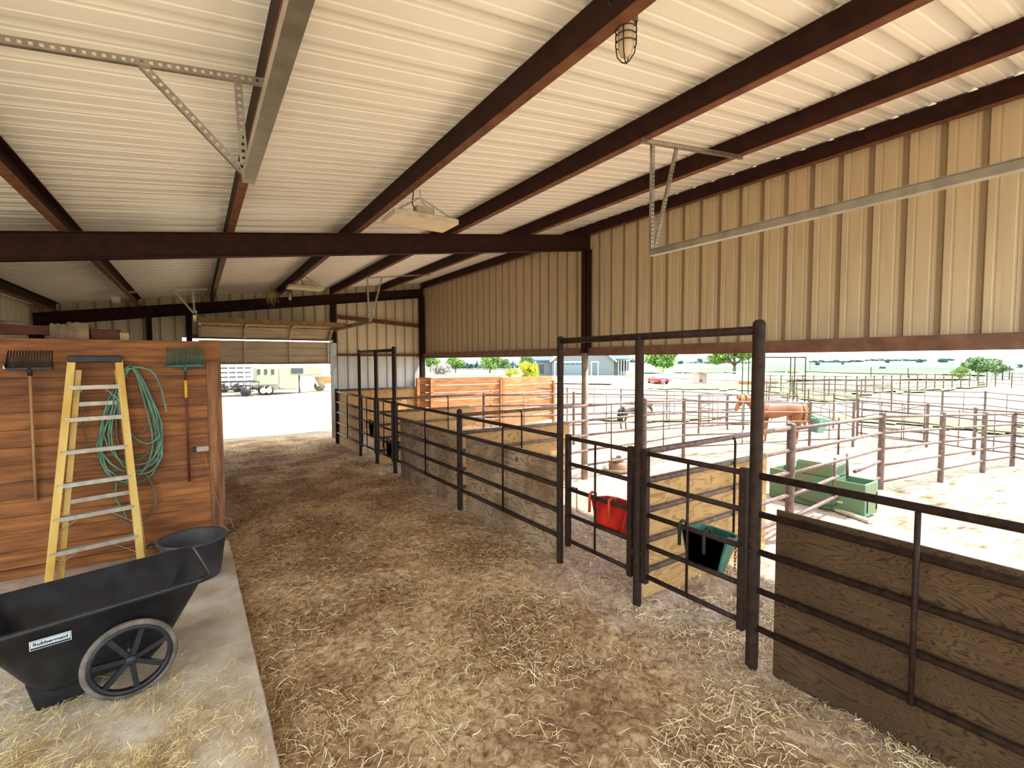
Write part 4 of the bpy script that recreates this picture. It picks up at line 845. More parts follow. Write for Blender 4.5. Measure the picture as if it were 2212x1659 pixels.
# ---------------------------------------------------------------- ladder
PADZ = .053
def ladder():
    t = thing('stepladder', 'yellow fibreglass stepladder with aluminium steps leaning folded against the partition', 'ladder', (-1, 6.7, PADZ))
    H = 2.36
    BL, BR = V((-1.335, 6.52, PADZ)), V((-.60, 6.70, PADZ)); TL, TR = V((-1.13, 6.86, H)), V((-.745, 6.93, H))
    def rail_ch(a, b, nm, w=.085, d=.036, m=fibre):
        x = (b-a).normalized(); sd_ = V((1, .2, 0)).normalized(); fr = x.cross(sd_).normalized(); mb = MB()
        mb.beam(a, b, d, w, up=fr); mb.beam(a-fr*(w/2)+sd_*.012, b-fr*(w/2)+sd_*.012, d+.030, .006, up=fr); mb.beam(a+fr*(w/2)+sd_*.012, b+fr*(w/2)+sd_*.012, d+.030, .006, up=fr); return mb.build(nm, m, t, bev=.003)
    rail_ch(BL, TL, 'front_rail'); rail_ch(BR, TR, 'front_rail')
    rl0, rl1 = BL+V((.075, .10, .02)), TL+V((.045, .05, -.10)); rr0, rr1 = BR+V((.02, .10, .02)), TR+V((-.02, .05, -.10))
    rail_ch(rl0, rl1, 'rear_rail', .05, .022); rail_ch(rr0, rr1, 'rear_rail', .05, .022)
    n_ = 7
    for k in range(1, n_):
        tt = (k*.347)/H; a, b = BL.lerp(TL, tt), BR.lerp(TR, tt)
        st = MB(); st.beam(a, b, .085, .006, up=(0, 0, 1)); d = (b-a).normalized(); fw = d.cross(V((0, 0, 1))).normalized()
        if fw.y > 0: fw = -fw
        st.beam(a+fw*.045+V((0, 0, -.016)), b+fw*.045+V((0, 0, -.016)), .006, .044); st.build('step', alum, t)
    for k, q in ((1, 1), (2, 1), (6, 1)):
        tt = k*.347/H; a, b = BL.lerp(TL, tt), BR.lerp(TR, tt); f_ = V((.1, -.05, 0)).normalized()*0
        for P0, P1, down in ((a, b, BL.lerp(TL, tt-.085)), (b, a, BR.lerp(TR, tt-.085))):
            m_ = P0.lerp(P1, .30)+V((0, -.03, -.03)); MB().beam(m_, down+V((0, -.02, 0)), .018, .004).build('brace', alum, t)
    for tt in (.36, .83): a, b = rl0.lerp(rl1, tt), rr0.lerp(rr1, tt); MB().beam(a, b, .02, .045).build('rear_brace', alum, t)
    mid = (TL+TR)/2; MB().beam(TL+V((-.025, .02, .02)), TR+V((.035, .02, .02)), .15, .075).build('top_cap', blackp, t, bev=.01)
    for P0 in (BL, BR): MB().box(P0+V((0, 0, .012)), (.05, .10, .03)).build('foot', blackp, t, bev=.004)
    mb = MB()
    for k in range(1, n_):
        for A, B in ((BL, TL), (BR, TR)):
            c = A.lerp(B, k*.347/H)+V((0, -.045, -.01))
            for dx in (-.008, .008): mb.sphere((c.x+dx, c.y, c.z), .005, 6, 4)
    mb.build('rivets', blackm, t); t.children[-1]['kind'] = 'stuff'
ladder()

# ---------------------------------------------------------------- hose
WYF = PY-.02
def wallp(px, py, off=.03): p = onY(px, py, PY-off); return p
def smooth(pts, k=6):
    out = []; n = len(pts)
    for i in range(n-1):
        p0, p1, p2, p3 = pts[max(i-1, 0)], pts[i], pts[i+1], pts[min(i+2, n-1)]
        for j in range(k):
            t = j/k; out.append(.5*((2*p1)+(p2-p0)*t+(2*p0-5*p1+4*p2-p3)*t*t+(3*p1-p0-3*p2+p3)*t**3))
    out.append(pts[-1]); return out
hc = wallp(283, 795); hr = thing('garden_hose', 'coiled green garden hose hanging on the partition behind the ladder', 'hose', tuple(hc))
loops = [((285, 790), 70, 205, 0, -6), ((283, 792), 80, 228, 1, 0), ((284, 795), 66, 246, 0, -16), ((280, 790), 72, 215, 2, 16), ((286, 794), 58, 192, 0, 12), ((282, 788), 84, 256, 1, 0), ((282, 790), 40, 150, 0, 8), ((281, 793), 64, 232, 0, 22), ((284, 791), 76, 240, 0, -12)]
for i, ((x0, y0), hw, ln, mtl, dx) in enumerate(loops):
    pts = []
    for k in range(22):
        a = 2*PI*k/22; v = (1-math.cos(a))/2; wob = 1+.08*math.sin(3*a+i)
        px = x0+dx*v+hw*math.sin(a)*(0.35+.75*v)*wob; py = y0+ln*v
        pts.append(wallp(px, py, .035+.012*(i % 4)+.01*math.sin(a*2+i)))
    MB().path(pts, (.0105 if i % 3 else .009) if i != 6 else .006, 8, closed=True).build('hose_loop', hosed if i in (6, 4) else hosem, hr)
def hpath(pp, nm, m=hosem, r=.0105, off=.09): MB().path(smooth([wallp(a, b, off) for a, b in pp]), r, 8).build(nm, m, hr)
hpath([(285, 792), (325, 800), (345, 830), (356, 870), (359, 885)], 'hose_end'); MB().tube(wallp(359, 884, .09), wallp(360, 892, .09), .011, 8).build('hose_fitting', mat('brass', (.5, .25, .12), None, 5, .4, .6), hr)
hpath([(257, 860), (262, 905), (285, 940), (310, 957), (330, 955), (346, 940)], 'hose_loop', off=.10)
hpath([(316, 1026), (330, 1050), (336, 1085), (325, 1110), (300, 1128), (270, 1128), (250, 1110)], 'hose_tail', hosed, off=.07)
hpath([(252, 1040), (250, 1075), (262, 1095), (275, 1120)], 'hose_tail', off=.06)
hpath([(190, 830), (178, 870), (180, 920), (195, 985)], 'hose_loop', hosed, r=.007, off=.03)
MB().tube((hc.x, PY, hc.z+.0), (hc.x, PY-.14, hc.z+.02), .012, 8).build('wall_hook', blackm, hr)
for a, b in (((243, 920), (251, 968)), ((250, 965), (256, 985))): pass

# ---------------------------------------------------------------- forks on wall
def fork(pxh, pyt, pyb, hw, label, headm, hm, lean, tape=True, tines=16):
    t = thing('stall_fork', label, 'fork', tuple(wallp(pxh, pyb)), 'stall forks on the partition')
    c = wallp(pxh, pyb, .05); k = c.x; 
    L_, R_ = wallp(pxh-hw*.9, pyb, .04), wallp(pxh+hw*.9, pyb-2, .04)
    TL_, TR_ = wallp(pxh-hw*.86, pyt, .12), wallp(pxh+hw*.86, pyt, .12)
    MB().beam(L_+V((0, -.03, .0)), R_+V((0, -.03, 0)), .05, .03).build('crossbar', headm, t, bev=.004)
    MB().beam(L_+V((0, -.06, .055)), R_+V((0, -.06, .055)), .012, .012).build('crossbar', headm, t)
    for i in range(tines):
        s = i/(tines-1); a = L_.lerp(R_, s); b = TL_.lerp(TR_, s)
        MB().path([a+V((0, -.03, 0)), a+V((0, -.09, .03)), a.lerp(b, .5)+V((0, -.05, 0)), b], .006, 5).build('tine', headm, t)
    for s in (0, 1):
        a = L_.lerp(R_, s); b = TL_.lerp(TR_, s); mb = MB(); mb.add([a, a+V((0, -.10, .02)), b+V((0, -.02, 0)), b+V((0, .0, -.02))], [(0, 1, 2, 3), (3, 2, 1, 0)]); mb.build('side_guard', headm, t)
    e = wallp(lean[0], lean[1], .03); m0 = c+V((0, -.03, 0)); MB().tube(m0, e, .014, 10).build('handle', hm, t); MB().tube(m0+V((0, 0, .01)), m0.lerp(e, .05), .02, 10).build('ferrule', headm, t)
    if tape: MB().tube(m0.lerp(e, .12), m0.lerp(e, .27), .0155, 10).build('yellow_tape', mat('yellow_tape', (.7, .45, .03), None, 5, .5), t)
fork(400, 750, 791, 44, 'green-headed stall fork with a dark red handle hanging on the partition', greenp, mat('maroon_handle', (.10, .02, .012), (.15, .035, .02), 5, .5), (409, 1040))
fork(66, 757, 797, 55, 'dark-headed stall fork with a plain wooden handle at the left', blackp, mat('ash_handle', (.36, .19, .08), (.45, .25, .12), 5, .6), (78, 1082), tape=False)
p = wallp(12, 793, .02); o = MB().box((p.x, p.y, p.z), (.04, .015, .035)).build('paper_tag', white, org=tuple(p), bev=.004); tag(o, 'tiny white tag on the partition at the far left', 'tag')
p = wallp(438, 969, .04); t = thing('outlet_box', 'weatherproof outlet box with an orange cord on the partition', 'outlet', tuple(p))
MB().box(p, (.13, .07, .065)).build('cover', mat('tan_plastic', (.36, .28, .2), (.44, .35, .26), 5, .5), t, bev=.008); MB().box(p+V((-.085, .01, 0)), (.04, .05, .05)).build('fitting', blackp, t, bev=.004)
cpts = smooth([wallp(441, 980, .05), wallp(452, 1020, .05), wallp(466, 1070, .05), wallp(484, 1118, .06), V((.30, 6.9, .35)), V((.36, 6.82, .05)), V((.30, 6.5, .03)), V((.40, 6.2, .03))])
tag(MB().path(cpts, .0035, 6).build('extension_cord', cord, org=tuple(cpts[0])), 'thin orange extension cord dropping from the outlet box to the dirt', 'cord')

# ---------------------------------------------------------------- rubber tub
c = V((-.085, 6.02, PADZ)); t = thing('rubber_tub', 'round black rubber muck tub with rope handles beside the partition', 'tub', tuple(c))
MB().lathe(c, [(0, .0), (.235, .0), (.245, .02), (.30, .40), (.325, .405), (.328, .425), (.305, .43), (.285, .415), (.235, .03), (0, .03)], 36).build('tub', tubp, t)
for s in (-1, 1):
    a = V((math.cos(.0)*s, .12*s, 0)).normalized(); b = V((-a.y, a.x, 0)); q = c+a*.32+V((0, 0, .40)); MB().path(smooth([q-b*.06, q-b*.055+a*.04+V((0, 0, .02)), q+a*.075+V((0, 0, .0)), q+b*.055+a*.04+V((0, 0, .02)), q+b*.06]), .010, 8).build('rope_handle', blackp, t)

# ---------------------------------------------------------------- yard cart
def cart():
    ang = math.radians(9); R = Matrix.Rotation(ang, 3, 'Z'); O = V((-.555, 4.44, PADZ))
    t = thing('yard_cart', 'black poly two-wheeled yard cart with a white brand plate on the pad', 'cart', tuple(O))
    def q(x, y, z): return O + R @ V((x, y, z))
    def ring(x0, x1, hw, z, r=.06, zs_=0, n=5):
        pts = []
        for cx_, cy_, a0 in ((x1-r, hw-r, 0), (x0+r, hw-r, PI/2), (x0+r, -hw+r, PI), (x1-r, -hw+r, 3*PI/2)):
            for k in range(n):
                a = a0+PI/2*k/(n-1); X_ = cx_+r*math.cos(a); pts.append(q(X_, cy_+r*math.sin(a), z+zs_*(X_-x0)))
        return pts
    Z = .635; rings = [ring(-.36, .20, .22, .13, .05), ring(-.44, .26, .25, .20, .06), ring(-.66, .50, .365, Z-.02, .07, .035), ring(-.685, .545, .395, Z-.02, .08, .035), ring(-.69, .55, .40, Z+.012, .08, .035), ring(-.66, .52, .37, Z+.014, .07, .035), ring(-.42, .25, .235, .22, .05), ring(-.34, .18, .205, .155, .05)]
    n_ = 20; vs = [p_ for r_ in rings for p_ in r_]
    fs = [(i*n_+k, i*n_+(k+1) % n_, (i+1)*n_+(k+1) % n_, (i+1)*n_+k) for i in range(len(rings)-1) for k in range(n_)]+[tuple(range(n_))[::-1], tuple(7*n_+k for k in range(n_))]
    mb = MB(); mb.add(vs, fs, True); tb = mb.build('tub', blackp, t)
    # moulded leg
    mb = MB(); vs = []
    for x0, x1, hw, z in ((-.40, -.19, .17, 0), (-.42, -.17, .18, .02), (-.46, -.10, .235, .24)): vs += [q(x0, -hw, z), q(x1, -hw, z), q(x1, hw, z), q(x0, hw, z)]
    mb.add(vs, [(3, 2, 1, 0)]+[(i*4+k, i*4+(k+1) % 4, (i+1)*4+(k+1) % 4, (i+1)*4+k) for i in range(2) for k in range(4)]+[(8, 9, 10, 11)]); mb.build('leg', blackp, t, bev=.01)
    for s in (-1, 1):
        w = thing('wheel', None, None, tuple(q(.06, s*.40, .265)))
        w.parent = t; w.location = V(w['org'])-O
        wc = q(.06, s*.40, .265); ax = (R @ V((0, 1, 0))); u = R @ V((1, 0, 0)); v = V((0, 0, 1)); rr = .265
        A = Matrix((u, v, -ax)).transposed()
        def cir(r_, n=40, dy=0): return [wc+ax*dy+(u*math.cos(a)+v*math.sin(a))*r_ for a in [2*PI*k/n for k in range(n)]]
        MB().path(cir(rr-.02), .021, 8, closed=True).build('tyre', tyre, w)
        MB().lathe(wc, [(rr-.035, -.022), (rr-.035, .022), (rr-.06, .022), (rr-.06, -.022), (rr-.035, -.022)], 40, ax=A).build('rim', blackp, w)
        for k in range(7):
            a = 2*PI*k/7+.35; e = u*math.cos(a)+v*math.sin(a); MB().beam(wc+e*.03, wc+e*(rr-.045), .032, .030, up=ax).build('spoke', blackp, w)
            sp_ = e.cross(ax)
        MB().lathe(wc, [(0, -.035), (.028, -.035), (.034, .02), (.03, .04), (0, .04)], 16, ax=A).build('hub', blackp, w)
    MB().tube(q(.06, -.42, .265), q(.06, .42, .265), .012, 10).build('axle', galv, t)
    MB().path([q(-.60, -.33, .58), q(-.85, -.33, .62), q(-.88, -.28, .63), q(-.88, .28, .63), q(-.85, .33, .62), q(-.60, .33, .58)], .013, 8).build('handle_bar', galv, t)
    # plate on the near side, follows the tub wall
    a = onY(86, 1371, 4.14); b = onY(156, 1352, 4.16)
    sl = math.atan2(.115, .345)
    # tub side plane: through q(x,-.25,.27) and q(x,-.365,.615)
    def sidep(x, z, o=.006):
        f = (z-.20)/(.615-.20); return q(x, -(.25+.115*f)-o, z)
    x0, x1, z0, z1 = -.415, -.235, .50, .555
    plw = mat('white_plate', (.55, .66, .72), None, 5, .4); bk = mat('plate_border', (.02, .025, .03), None, 5, .4)
    def plate(x0, x1, z0, z1, o, m, nm, par):
        vs = [sidep(x0, z0, o), sidep(x1, z0, o), sidep(x1, z1, o), sidep(x0, z1, o)]+[sidep(x0, z0, o+.002), sidep(x1, z0, o+.002), sidep(x1, z1, o+.002), sidep(x0, z1, o+.002)]
        return MB().add(vs, [(3, 2, 1, 0), (4, 5, 6, 7), (0, 1, 5, 4), (1, 2, 6, 5), (2, 3, 7, 6), (3, 0, 4, 7)]).build(nm, m, par, org=tuple(O))
    pl = plate(x0-.006, x1+.006, z0-.006, z1+.006, .004, white, 'brand_plate', t); plate(x0-.002, x1+.002, z0-.002, z1+.002, .0062, bk, 'border', pl); plate(x0, x1, z0+.012, z1, .0085, plw, 'plate_face', pl)
    cu = bpy.data.curves.new('lettering', 'FONT'); cu.body = 'Rubbermaid'; cu.size = .033; cu.align_x = 'CENTER'; cu.align_y = 'CENTER'; cu.extrude = .0006; cu.offset = .0006
    to = bpy.data.objects.new('tmp', cu); COL.objects.link(to); bpy.context.view_layer.update()
    me = bpy.data.meshes.new_from_object(to.evaluated_get(bpy.context.evaluated_depsgraph_get())); bpy.data.objects.remove(to)
    me.materials.clear(); me.materials.append(bk); lo = bpy.data.objects.new('lettering', me); COL.objects.link(lo); lo.parent = pl
    c_ = sidep((x0+x1)/2, (z0+z1)/2+.006, .0115); xa = (R @ V((1, 0, 0))); za = (sidep(0, .6)-sidep(0, .5)).normalized(); na = xa.cross(za)
    mm = Matrix((xa, za, na)).transposed().to_4x4(); mm.translation = c_-O; lo.matrix_local = mm
cart()

# ---------------------------------------------------------------- animals
def skin(name, chains, mat_, parent, sub_=2):
    """chains: list of lists of (point, radius[,radius2]); first point of later chains may be an index pair to join"""
    vs = []; es = []; rs = []; idx = {}
    for ch in chains:
        prev = None
        for it in ch:
            key = it[0] if isinstance(it[0], str) else None
            if key and len(it) == 1: prev = idx[key]; continue
            if key: p, r = it[1], it[2]
            else: p, r = it[0], it[1]
            vs.append(p); rs.append(r if isinstance(r, tuple) else (r, r)); i = len(vs)-1
            if key: idx[key] = i
            if prev is not None: es.append((prev, i))
            prev = i
    me = bpy.data.meshes.new(name); me.from_pydata([tuple(v) for v in vs], es, []); me.materials.append(mat_)
    o = bpy.data.objects.new(name, me); COL.objects.link(o)
    if parent: o.parent = parent
    m = o.modifiers.new('skin', 'SKIN'); m.use_smooth_shade = True; m.use_x_symmetry = False
    sl = me.skin_vertices[0].data
    for i, r in enumerate(rs): sl[i].radius = r
    sl[0].use_root = True
    s = o.modifiers.new('sub', 'SUBSURF'); s.levels = sub_; s.render_levels = sub_
    return o
def horse(loc, head, S, coat, manem, hoofm, label, neck, legs, tailp, neckw=1):
    t = thing('horse', label, 'horse', tuple(loc)); t.rotation_euler.z = head; t.scale = (S, S, S); t['org'] = [0, 0, 0]
    ch = [[('pel', (-.50, 0, .84), (.17, .19)), ('rump', (-.66, 0, .86), (.13, .14)), ((-.74, 0, .80), (.07, .07))],
          [('pel',), ((-.28, 0, .84), (.18, .19)), ((-.02, 0, .80), (.20, .22)), ('gir', (.22, 0, .80), (.18, .215)), ('wth', (.40, 0, .86), (.14, .185)), ((.52, 0, .86), (.11, .14))]]
    nk = [('wth',)]+[((x, 0, z), (r*neckw, r2)) for x, z, r, r2 in neck]
    ch.append(nk)
    for s, i in ((1, 0), (-1, 1)):
        h = legs['h'][i]; f = legs['f'][i]
        ch.append([('pel',), ((-.60, s*.10, .72), (.12, .14)), ((-.55+h[0]*.3, s*.13, .58), (.075, .10)), ((-.66+h[0]*.6, s*.12, .43+h[1]), (.045, .055)), ((-.64+h[0]*.9, s*.12, .30), (.034, .036)), ((-.63+h[0], s*.12, .13), (.030, .032)), ((-.60+h[0], s*.12, .05), (.036, .040))])
        ch.append([('gir',), ((.33, s*.10, .68), (.085, .12)), ((.33+f[0]*.2, s*.12, .54), (.058, .07)), ((.35+f[0]*.6, s*.12, .33), (.040, .044)), ((.34+f[0]*.85, s*.12, .22), (.028, .030)), ((.34+f[0], s*.12, .12), (.030, .032)), ((.37+f[0], s*.12, .05), (.036, .040))])
    skin('body', ch, coat, t)
    for s, i in ((1, 0), (-1, 1)):
        for x in (-.595+legs['h'][i][0], .375+legs['f'][i][0]): MB().lathe((x, s*.12, 0), [(0, 0), (.052, 0), (.040, .055), (0, .06)], 10).build('hoof', hoofm, t)
    hx, hz = neck[-4][0], neck[-4][1]
    hd = V((neck[-1][0]-hx, 0, neck[-1][1]-hz)).normalized(); upv = V((-hd.z, 0, hd.x));
    if upv.z < 0 : upv = -upv
    for s in (-1, 1):
        e0 = V((hx, s*.035, hz))+upv*.06; MB().path([e0, e0+V((-.0, s*.01, .05)), e0+V((.01, s*.008, .10)), e0+V((.02, 0, .13))], [.02, .026, .018, .003], 8).build('ear', coat, t)
        ey = V((hx, s*.058, hz))+hd*.10+upv*.02; MB().sphere(tuple(ey), .014, 8, 6).build('eye', blackp, t)
    # mane
    pts = [V((x, 0, z)) for x, z, *_ in neck[:-3]]; pts = [V((.42, 0, .98))]+pts
    m_ = MB(); n_ = len(pts)
    for i in range(60):
        s = i/59*(n_-1.001); k = int(s); p = pts[k].lerp(pts[k+1], s-k); d = (pts[k+1]-pts[k]).normalized(); u = V((-d.z, 0, d.x)); 
        if u.z < 0: u = -u
        a = p+u*(.10-.03*s/n_); sd = 1
        m_.path([a, a+V((0, .05, .01)), a+V((random.uniform(-.02, .02), .075, -.07)), a+V((random.uniform(-.03, .03), .07, -.15-random.random()*.05))], [.014, .016, .012, .003], 5)
    m_.build('mane', manem, t)
    m_ = MB()
    for i in range(26):
        o_ = V((random.uniform(-.025, .025), random.uniform(-.035, .035), 0)); m_.path([V(p)+o_*(1+j*.6) for j, p in enumerate(tailp)], [.02, .026, .026, .02, .005][:len(tailp)], 5)
    m_.build('tail', manem, t)
    return t
chest = mat('chestnut_coat', (.21, .062, .016), (.30, .11, .035), 3, .45); chm = mat('flaxen_mane', (.28, .11, .03), (.4, .2, .07), 6, .6); blk_ = mat('dark_coat', (.035, .028, .03), (.07, .045, .04), 3, .45); bm_ = mat('black_mane', (.02, .018, .02), None, 3, .6); hfm = mat('hoof', (.2, .13, .08), None, 5, .6)
fa, ha = gnd(1627, 957), gnd(1712, 958); fa.z = zf(fa.x, fa.y); dd = V((fa.x-ha.x, fa.y-ha.y, 0)); ln_ = dd.length
hc = (fa+ha)/2; hc.z = zf(hc.x, hc.y)-.01
horse(hc, math.atan2(dd.y, dd.x), 1.42, chest, chm, hfm, 'chestnut horse with a flaxen mane standing side-on in the run, facing left',
      [(.62, .98, .085, .13), (.76, 1.06, .07, .10), (.86, 1.10, .062, .08), (.94, 1.06, .06, .085), (1.01, .96, .05, .07), (1.06, .87, .042, .05), (1.085, .81, .036, .04)],
      {'h': [(.06, 0), (-.16, 0)], 'f': [(0, 0), (.08, 0)]}, [(-.72, 0, .88), (-.82, 0, .90), (-.90, 0, .78), (-.89, 0, .58), (-.84, 0, .42)])
fa, ha = gnd(1392, 925), gnd(1346, 926); dd = V((fa.x-ha.x, fa.y-ha.y, 0)); hc = ha.lerp(fa, .5); hc.z = zf(hc.x, hc.y)-.01
horse(hc, math.atan2(dd.y, dd.x), .95, blk_, bm_, hfm, 'small dark brown pony standing in the far run, head lowered to the right',
      [(.62, .92, .085, .12), (.76, .95, .07, .09), (.88, .94, .062, .075), (.95, .90, .06, .08), (1.01, .80, .05, .065), (1.06, .71, .042, .05), (1.085, .66, .036, .04)],
      {'h': [(.0, 0), (.05, 0)], 'f': [(0, 0), (.05, 0)]}, [(-.72, 0, .88), (-.79, 0, .84), (-.81, 0, .70), (-.80, 0, .50), (-.79, 0, .34)])

# ---------------------------------------------------------------- trees
def tree(px, py, wpx, hpx, label, leaf, group=None, n=2600, trunk=True, name='tree', top=None, low=.25, q=1.0):
    b = gnd(px, py); b.z = zf(b.x, b.y); dist = (b-CAM).dot(cF); w = wpx*dist/FPX; h = hpx*dist/FPX
    t = thing(name, label, 'tree' if name != 'shrub' else 'shrub', tuple(b), group)
    cl = []; r_ = np.random.default_rng(int(px*7+py))
    for i in range(16): 
        a = r_.uniform(0, 2*PI); e = r_.uniform(0, 1)**.6; zz = r_.uniform(low+.12, .86); k = math.sqrt(max(.05, 1-((zz-.55)/.5)**2)); cl.append((w*.34*e*k*math.cos(a), w*.34*e*k*math.sin(a), zz*h, w*r_.uniform(.14, .22)))
    cl = np.array(cl); ci = r_.integers(0, 16, n); d = r_.normal(0, 1, (n, 3)); d /= np.linalg.norm(d, axis=1)[:, None]; P = cl[ci, :3]+d*(cl[ci, 3]*r_.uniform(.55, 1.05, n))[:, None]*np.array([1, 1, .8])
    sz = w*.035*q*r_.uniform(.7, 1.5, n); u = r_.normal(0, 1, (n, 3)); u /= np.linalg.norm(u, axis=1)[:, None]; v = np.cross(u, d); v /= np.linalg.norm(v, axis=1)[:, None]+1e-9
    co = np.stack([P-u*sz[:, None], P+v*sz[:, None]*.6, P+u*sz[:, None], P-v*sz[:, None]*.6], 1).reshape(-1, 3)
    me = bpy.data.meshes.new('foliage'); me.vertices.add(len(co)); me.vertices.foreach_set('co', co.ravel().astype(np.float32)); me.loops.add(n*4); me.loops.foreach_set('vertex_index', np.arange(n*4, dtype=np.int32)); me.polygons.add(n); me.polygons.foreach_set('loop_start', (np.arange(n)*4).astype(np.int32)); me.update(calc_edges=True); me.materials.append(leaf)
    o = bpy.data.objects.new('foliage', me); COL.objects.link(o); o.parent = t; o['kind'] = 'stuff'
    if trunk:
        mb = MB(); mb.path([b-V((0, 0, .1)), b+V((w*.01, 0, h*.25)), b+V((0, 0, h*.55))], [w*.035, w*.026, w*.012], 8)
        for i in range(5): c_ = cl[i]; mb.path([b+V((0, 0, h*.25)), b+V((c_[0]*.6, c_[1]*.6, (h*.25+c_[2])/2)), b+V(tuple(c_[:3]))], [w*.018, w*.012, w*.005], 6)
        mb.build('trunk', mat('bark', (.16, .11, .07), (.24, .17, .11), 5, .9) if 'bark' not in bpy.data.materials else bpy.data.materials['bark'], t)
    return t
lf1 = mat('spring_leaf', (.13, .23, .04), (.22, .33, .08), .7, .7, island=.35); lf2 = mat('olive_leaf', (.09, .16, .055), (.16, .24, .09), .7, .7, island=.35); lf3 = mat('yellow_leaf', (.34, .36, .012), (.5, .48, .03), 1, .7, island=.25); lf4 = mat('pink_grey_leaf', (.34, .26, .27), (.44, .4, .36), 1, .7, island=.3)
tree(930, 803, 44, 40, 'small green tree nearest the far barn corner', lf1); tree(984, 806, 46, 38, 'round bright green tree left of the tallest fruit tree', lf1)
tree(1058, 806, 58, 44, 'round green tree in front of the white fence, left of the yellow bush', lf1); tree(1090, 804, 34, 30, 'paler green tree behind and right of the round green tree', lf2); tree(1136, 802, 42, 38, 'grey-green tree beside the grey house', lf2)
tree(1108, 814, 40, 16, 'low yellow-green spreading bush beside the stone edging', lf3, trunk=False, name='shrub', low=.0); tree(1142, 817, 62, 30, 'bright yellow-green bush behind the orange board wall', lf3, trunk=False, name='shrub', low=.0)
tree(955, 809, 46, 20, 'pinkish grey shrub among the small trees at left', lf4, trunk=False, name='shrub', low=.0)
tree(1432, 806, 88, 64, 'broad green tree directly behind the red car', lf1, n=4200); tree(1586, 808, 108, 74, 'large airy green tree behind the white ranch fence', lf1, n=5200, q=.8)
tree(2072, 822, 40, 30, 'small bright green tree left in the clump at far right', lf1); tree(2112, 822, 64, 52, 'tallest green tree in the clump at far right', lf2, n=3600); tree(2150, 820, 44, 44, 'thin green tree at the right of the far clump', lf2)
tree(1993, 846, 14, 8, 'weed bush against the long far fence', lf1, trunk=False, name='shrub', low=0, n=500)
lfd = mat('distant_hazed_leaf', (.05, .10, .10), (.08, .14, .13), .01, .9, island=.25)  # blue-green cast is distance haze put into the leaf colour
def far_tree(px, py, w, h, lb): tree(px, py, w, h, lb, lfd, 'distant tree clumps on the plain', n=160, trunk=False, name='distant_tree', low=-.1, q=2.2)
for px, py, w, h, lb in [(1765, 789, 16, 6, 'small dark tree clump on the plain just right of the tall pipe arch'), (1820, 788, 10, 5, 'tiny dark tree clump left of the thin pole beyond the crop field'),
    (1915, 784, 16, 7, 'dark tree clump far beyond the crop field, above its middle'), (1988, 783, 24, 6, 'wide low dark tree clump beyond the right half of the crop field'), (2038, 783, 28, 6, 'wide low dark tree clump just left of the big trees at far right'),
    (1400, 784, 26, 8, 'distant tree clump left of the broad green tree behind the red car'), (1470, 786, 20, 7, 'distant tree clump right of the broad green tree behind the red car'), (1512, 783, 18, 8, 'distant tree clump just left of the large airy tree'),
    (2203, 795, 14, 8, 'round distant bush at the right edge of the picture'), (2180, 800, 26, 5, 'low distant hedge just right of the big trees at far right'), (1905, 797, 18, 5, 'pale distant bush at the top edge of the crop field'), (1368, 783, 18, 8, 'distant tree clump right of the house roof')]:
    far_tree(px, py, w, h, lb)
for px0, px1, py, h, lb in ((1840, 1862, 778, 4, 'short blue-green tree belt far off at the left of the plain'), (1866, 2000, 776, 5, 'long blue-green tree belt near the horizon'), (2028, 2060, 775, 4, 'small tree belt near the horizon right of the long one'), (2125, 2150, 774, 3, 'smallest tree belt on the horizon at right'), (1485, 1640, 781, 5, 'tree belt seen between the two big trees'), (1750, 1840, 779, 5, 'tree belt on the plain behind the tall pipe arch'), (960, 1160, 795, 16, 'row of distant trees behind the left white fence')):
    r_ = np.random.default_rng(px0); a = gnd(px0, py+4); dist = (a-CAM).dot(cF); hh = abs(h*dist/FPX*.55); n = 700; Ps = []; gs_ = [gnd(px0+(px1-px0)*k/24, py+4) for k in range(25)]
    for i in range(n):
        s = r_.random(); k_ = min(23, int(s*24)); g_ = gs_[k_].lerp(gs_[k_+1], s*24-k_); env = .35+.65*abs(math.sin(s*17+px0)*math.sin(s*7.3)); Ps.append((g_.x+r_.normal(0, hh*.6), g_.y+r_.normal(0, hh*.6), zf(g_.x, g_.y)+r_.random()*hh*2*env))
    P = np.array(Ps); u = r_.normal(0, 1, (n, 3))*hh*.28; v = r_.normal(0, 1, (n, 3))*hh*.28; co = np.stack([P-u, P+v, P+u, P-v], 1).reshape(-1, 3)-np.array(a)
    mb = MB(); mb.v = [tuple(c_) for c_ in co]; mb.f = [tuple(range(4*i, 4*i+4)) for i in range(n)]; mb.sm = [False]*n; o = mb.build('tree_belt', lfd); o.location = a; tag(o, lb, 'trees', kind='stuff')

# ---------------------------------------------------------------- house
siding = mat('grey_siding', (.15, .175, .18), (.18, .205, .21), 2, .7); roofs = mat('slate_shingle', (.08, .11, .14), (.11, .14, .17), 3, .8); dark = mat('dark_window', (.05, .06, .07), None, 3, .3)
hL, hR = gnd(1193, 812), gnd(1326, 812); hz = zf(hL.x, hL.y)
du = V((hR.x-hL.x, hR.y-hL.y, 0)); HW = du.length; du.normalize(); dn = V((-du.y, du.x, 0)); 
if dn.dot(V((hL.x, hL.y, 0))) < 0: dn = -dn
hs_ = thing('house', 'grey sided house with a gabled garage and white trim across the yard', 'house', (hL.x, hL.y, hz))
def hp(u, d, z): return V((hL.x, hL.y, hz))+du*u+dn*d+V((0, 0, z))
pxm = 1017/((hL-CAM).dot(cF)); EH = (812-777)/pxm*1.0; EH = (812-779)/pxm; AP = (812-722)/pxm
nb = 16; h_ = EH/nb*1.0; zz = 0; sid = .22
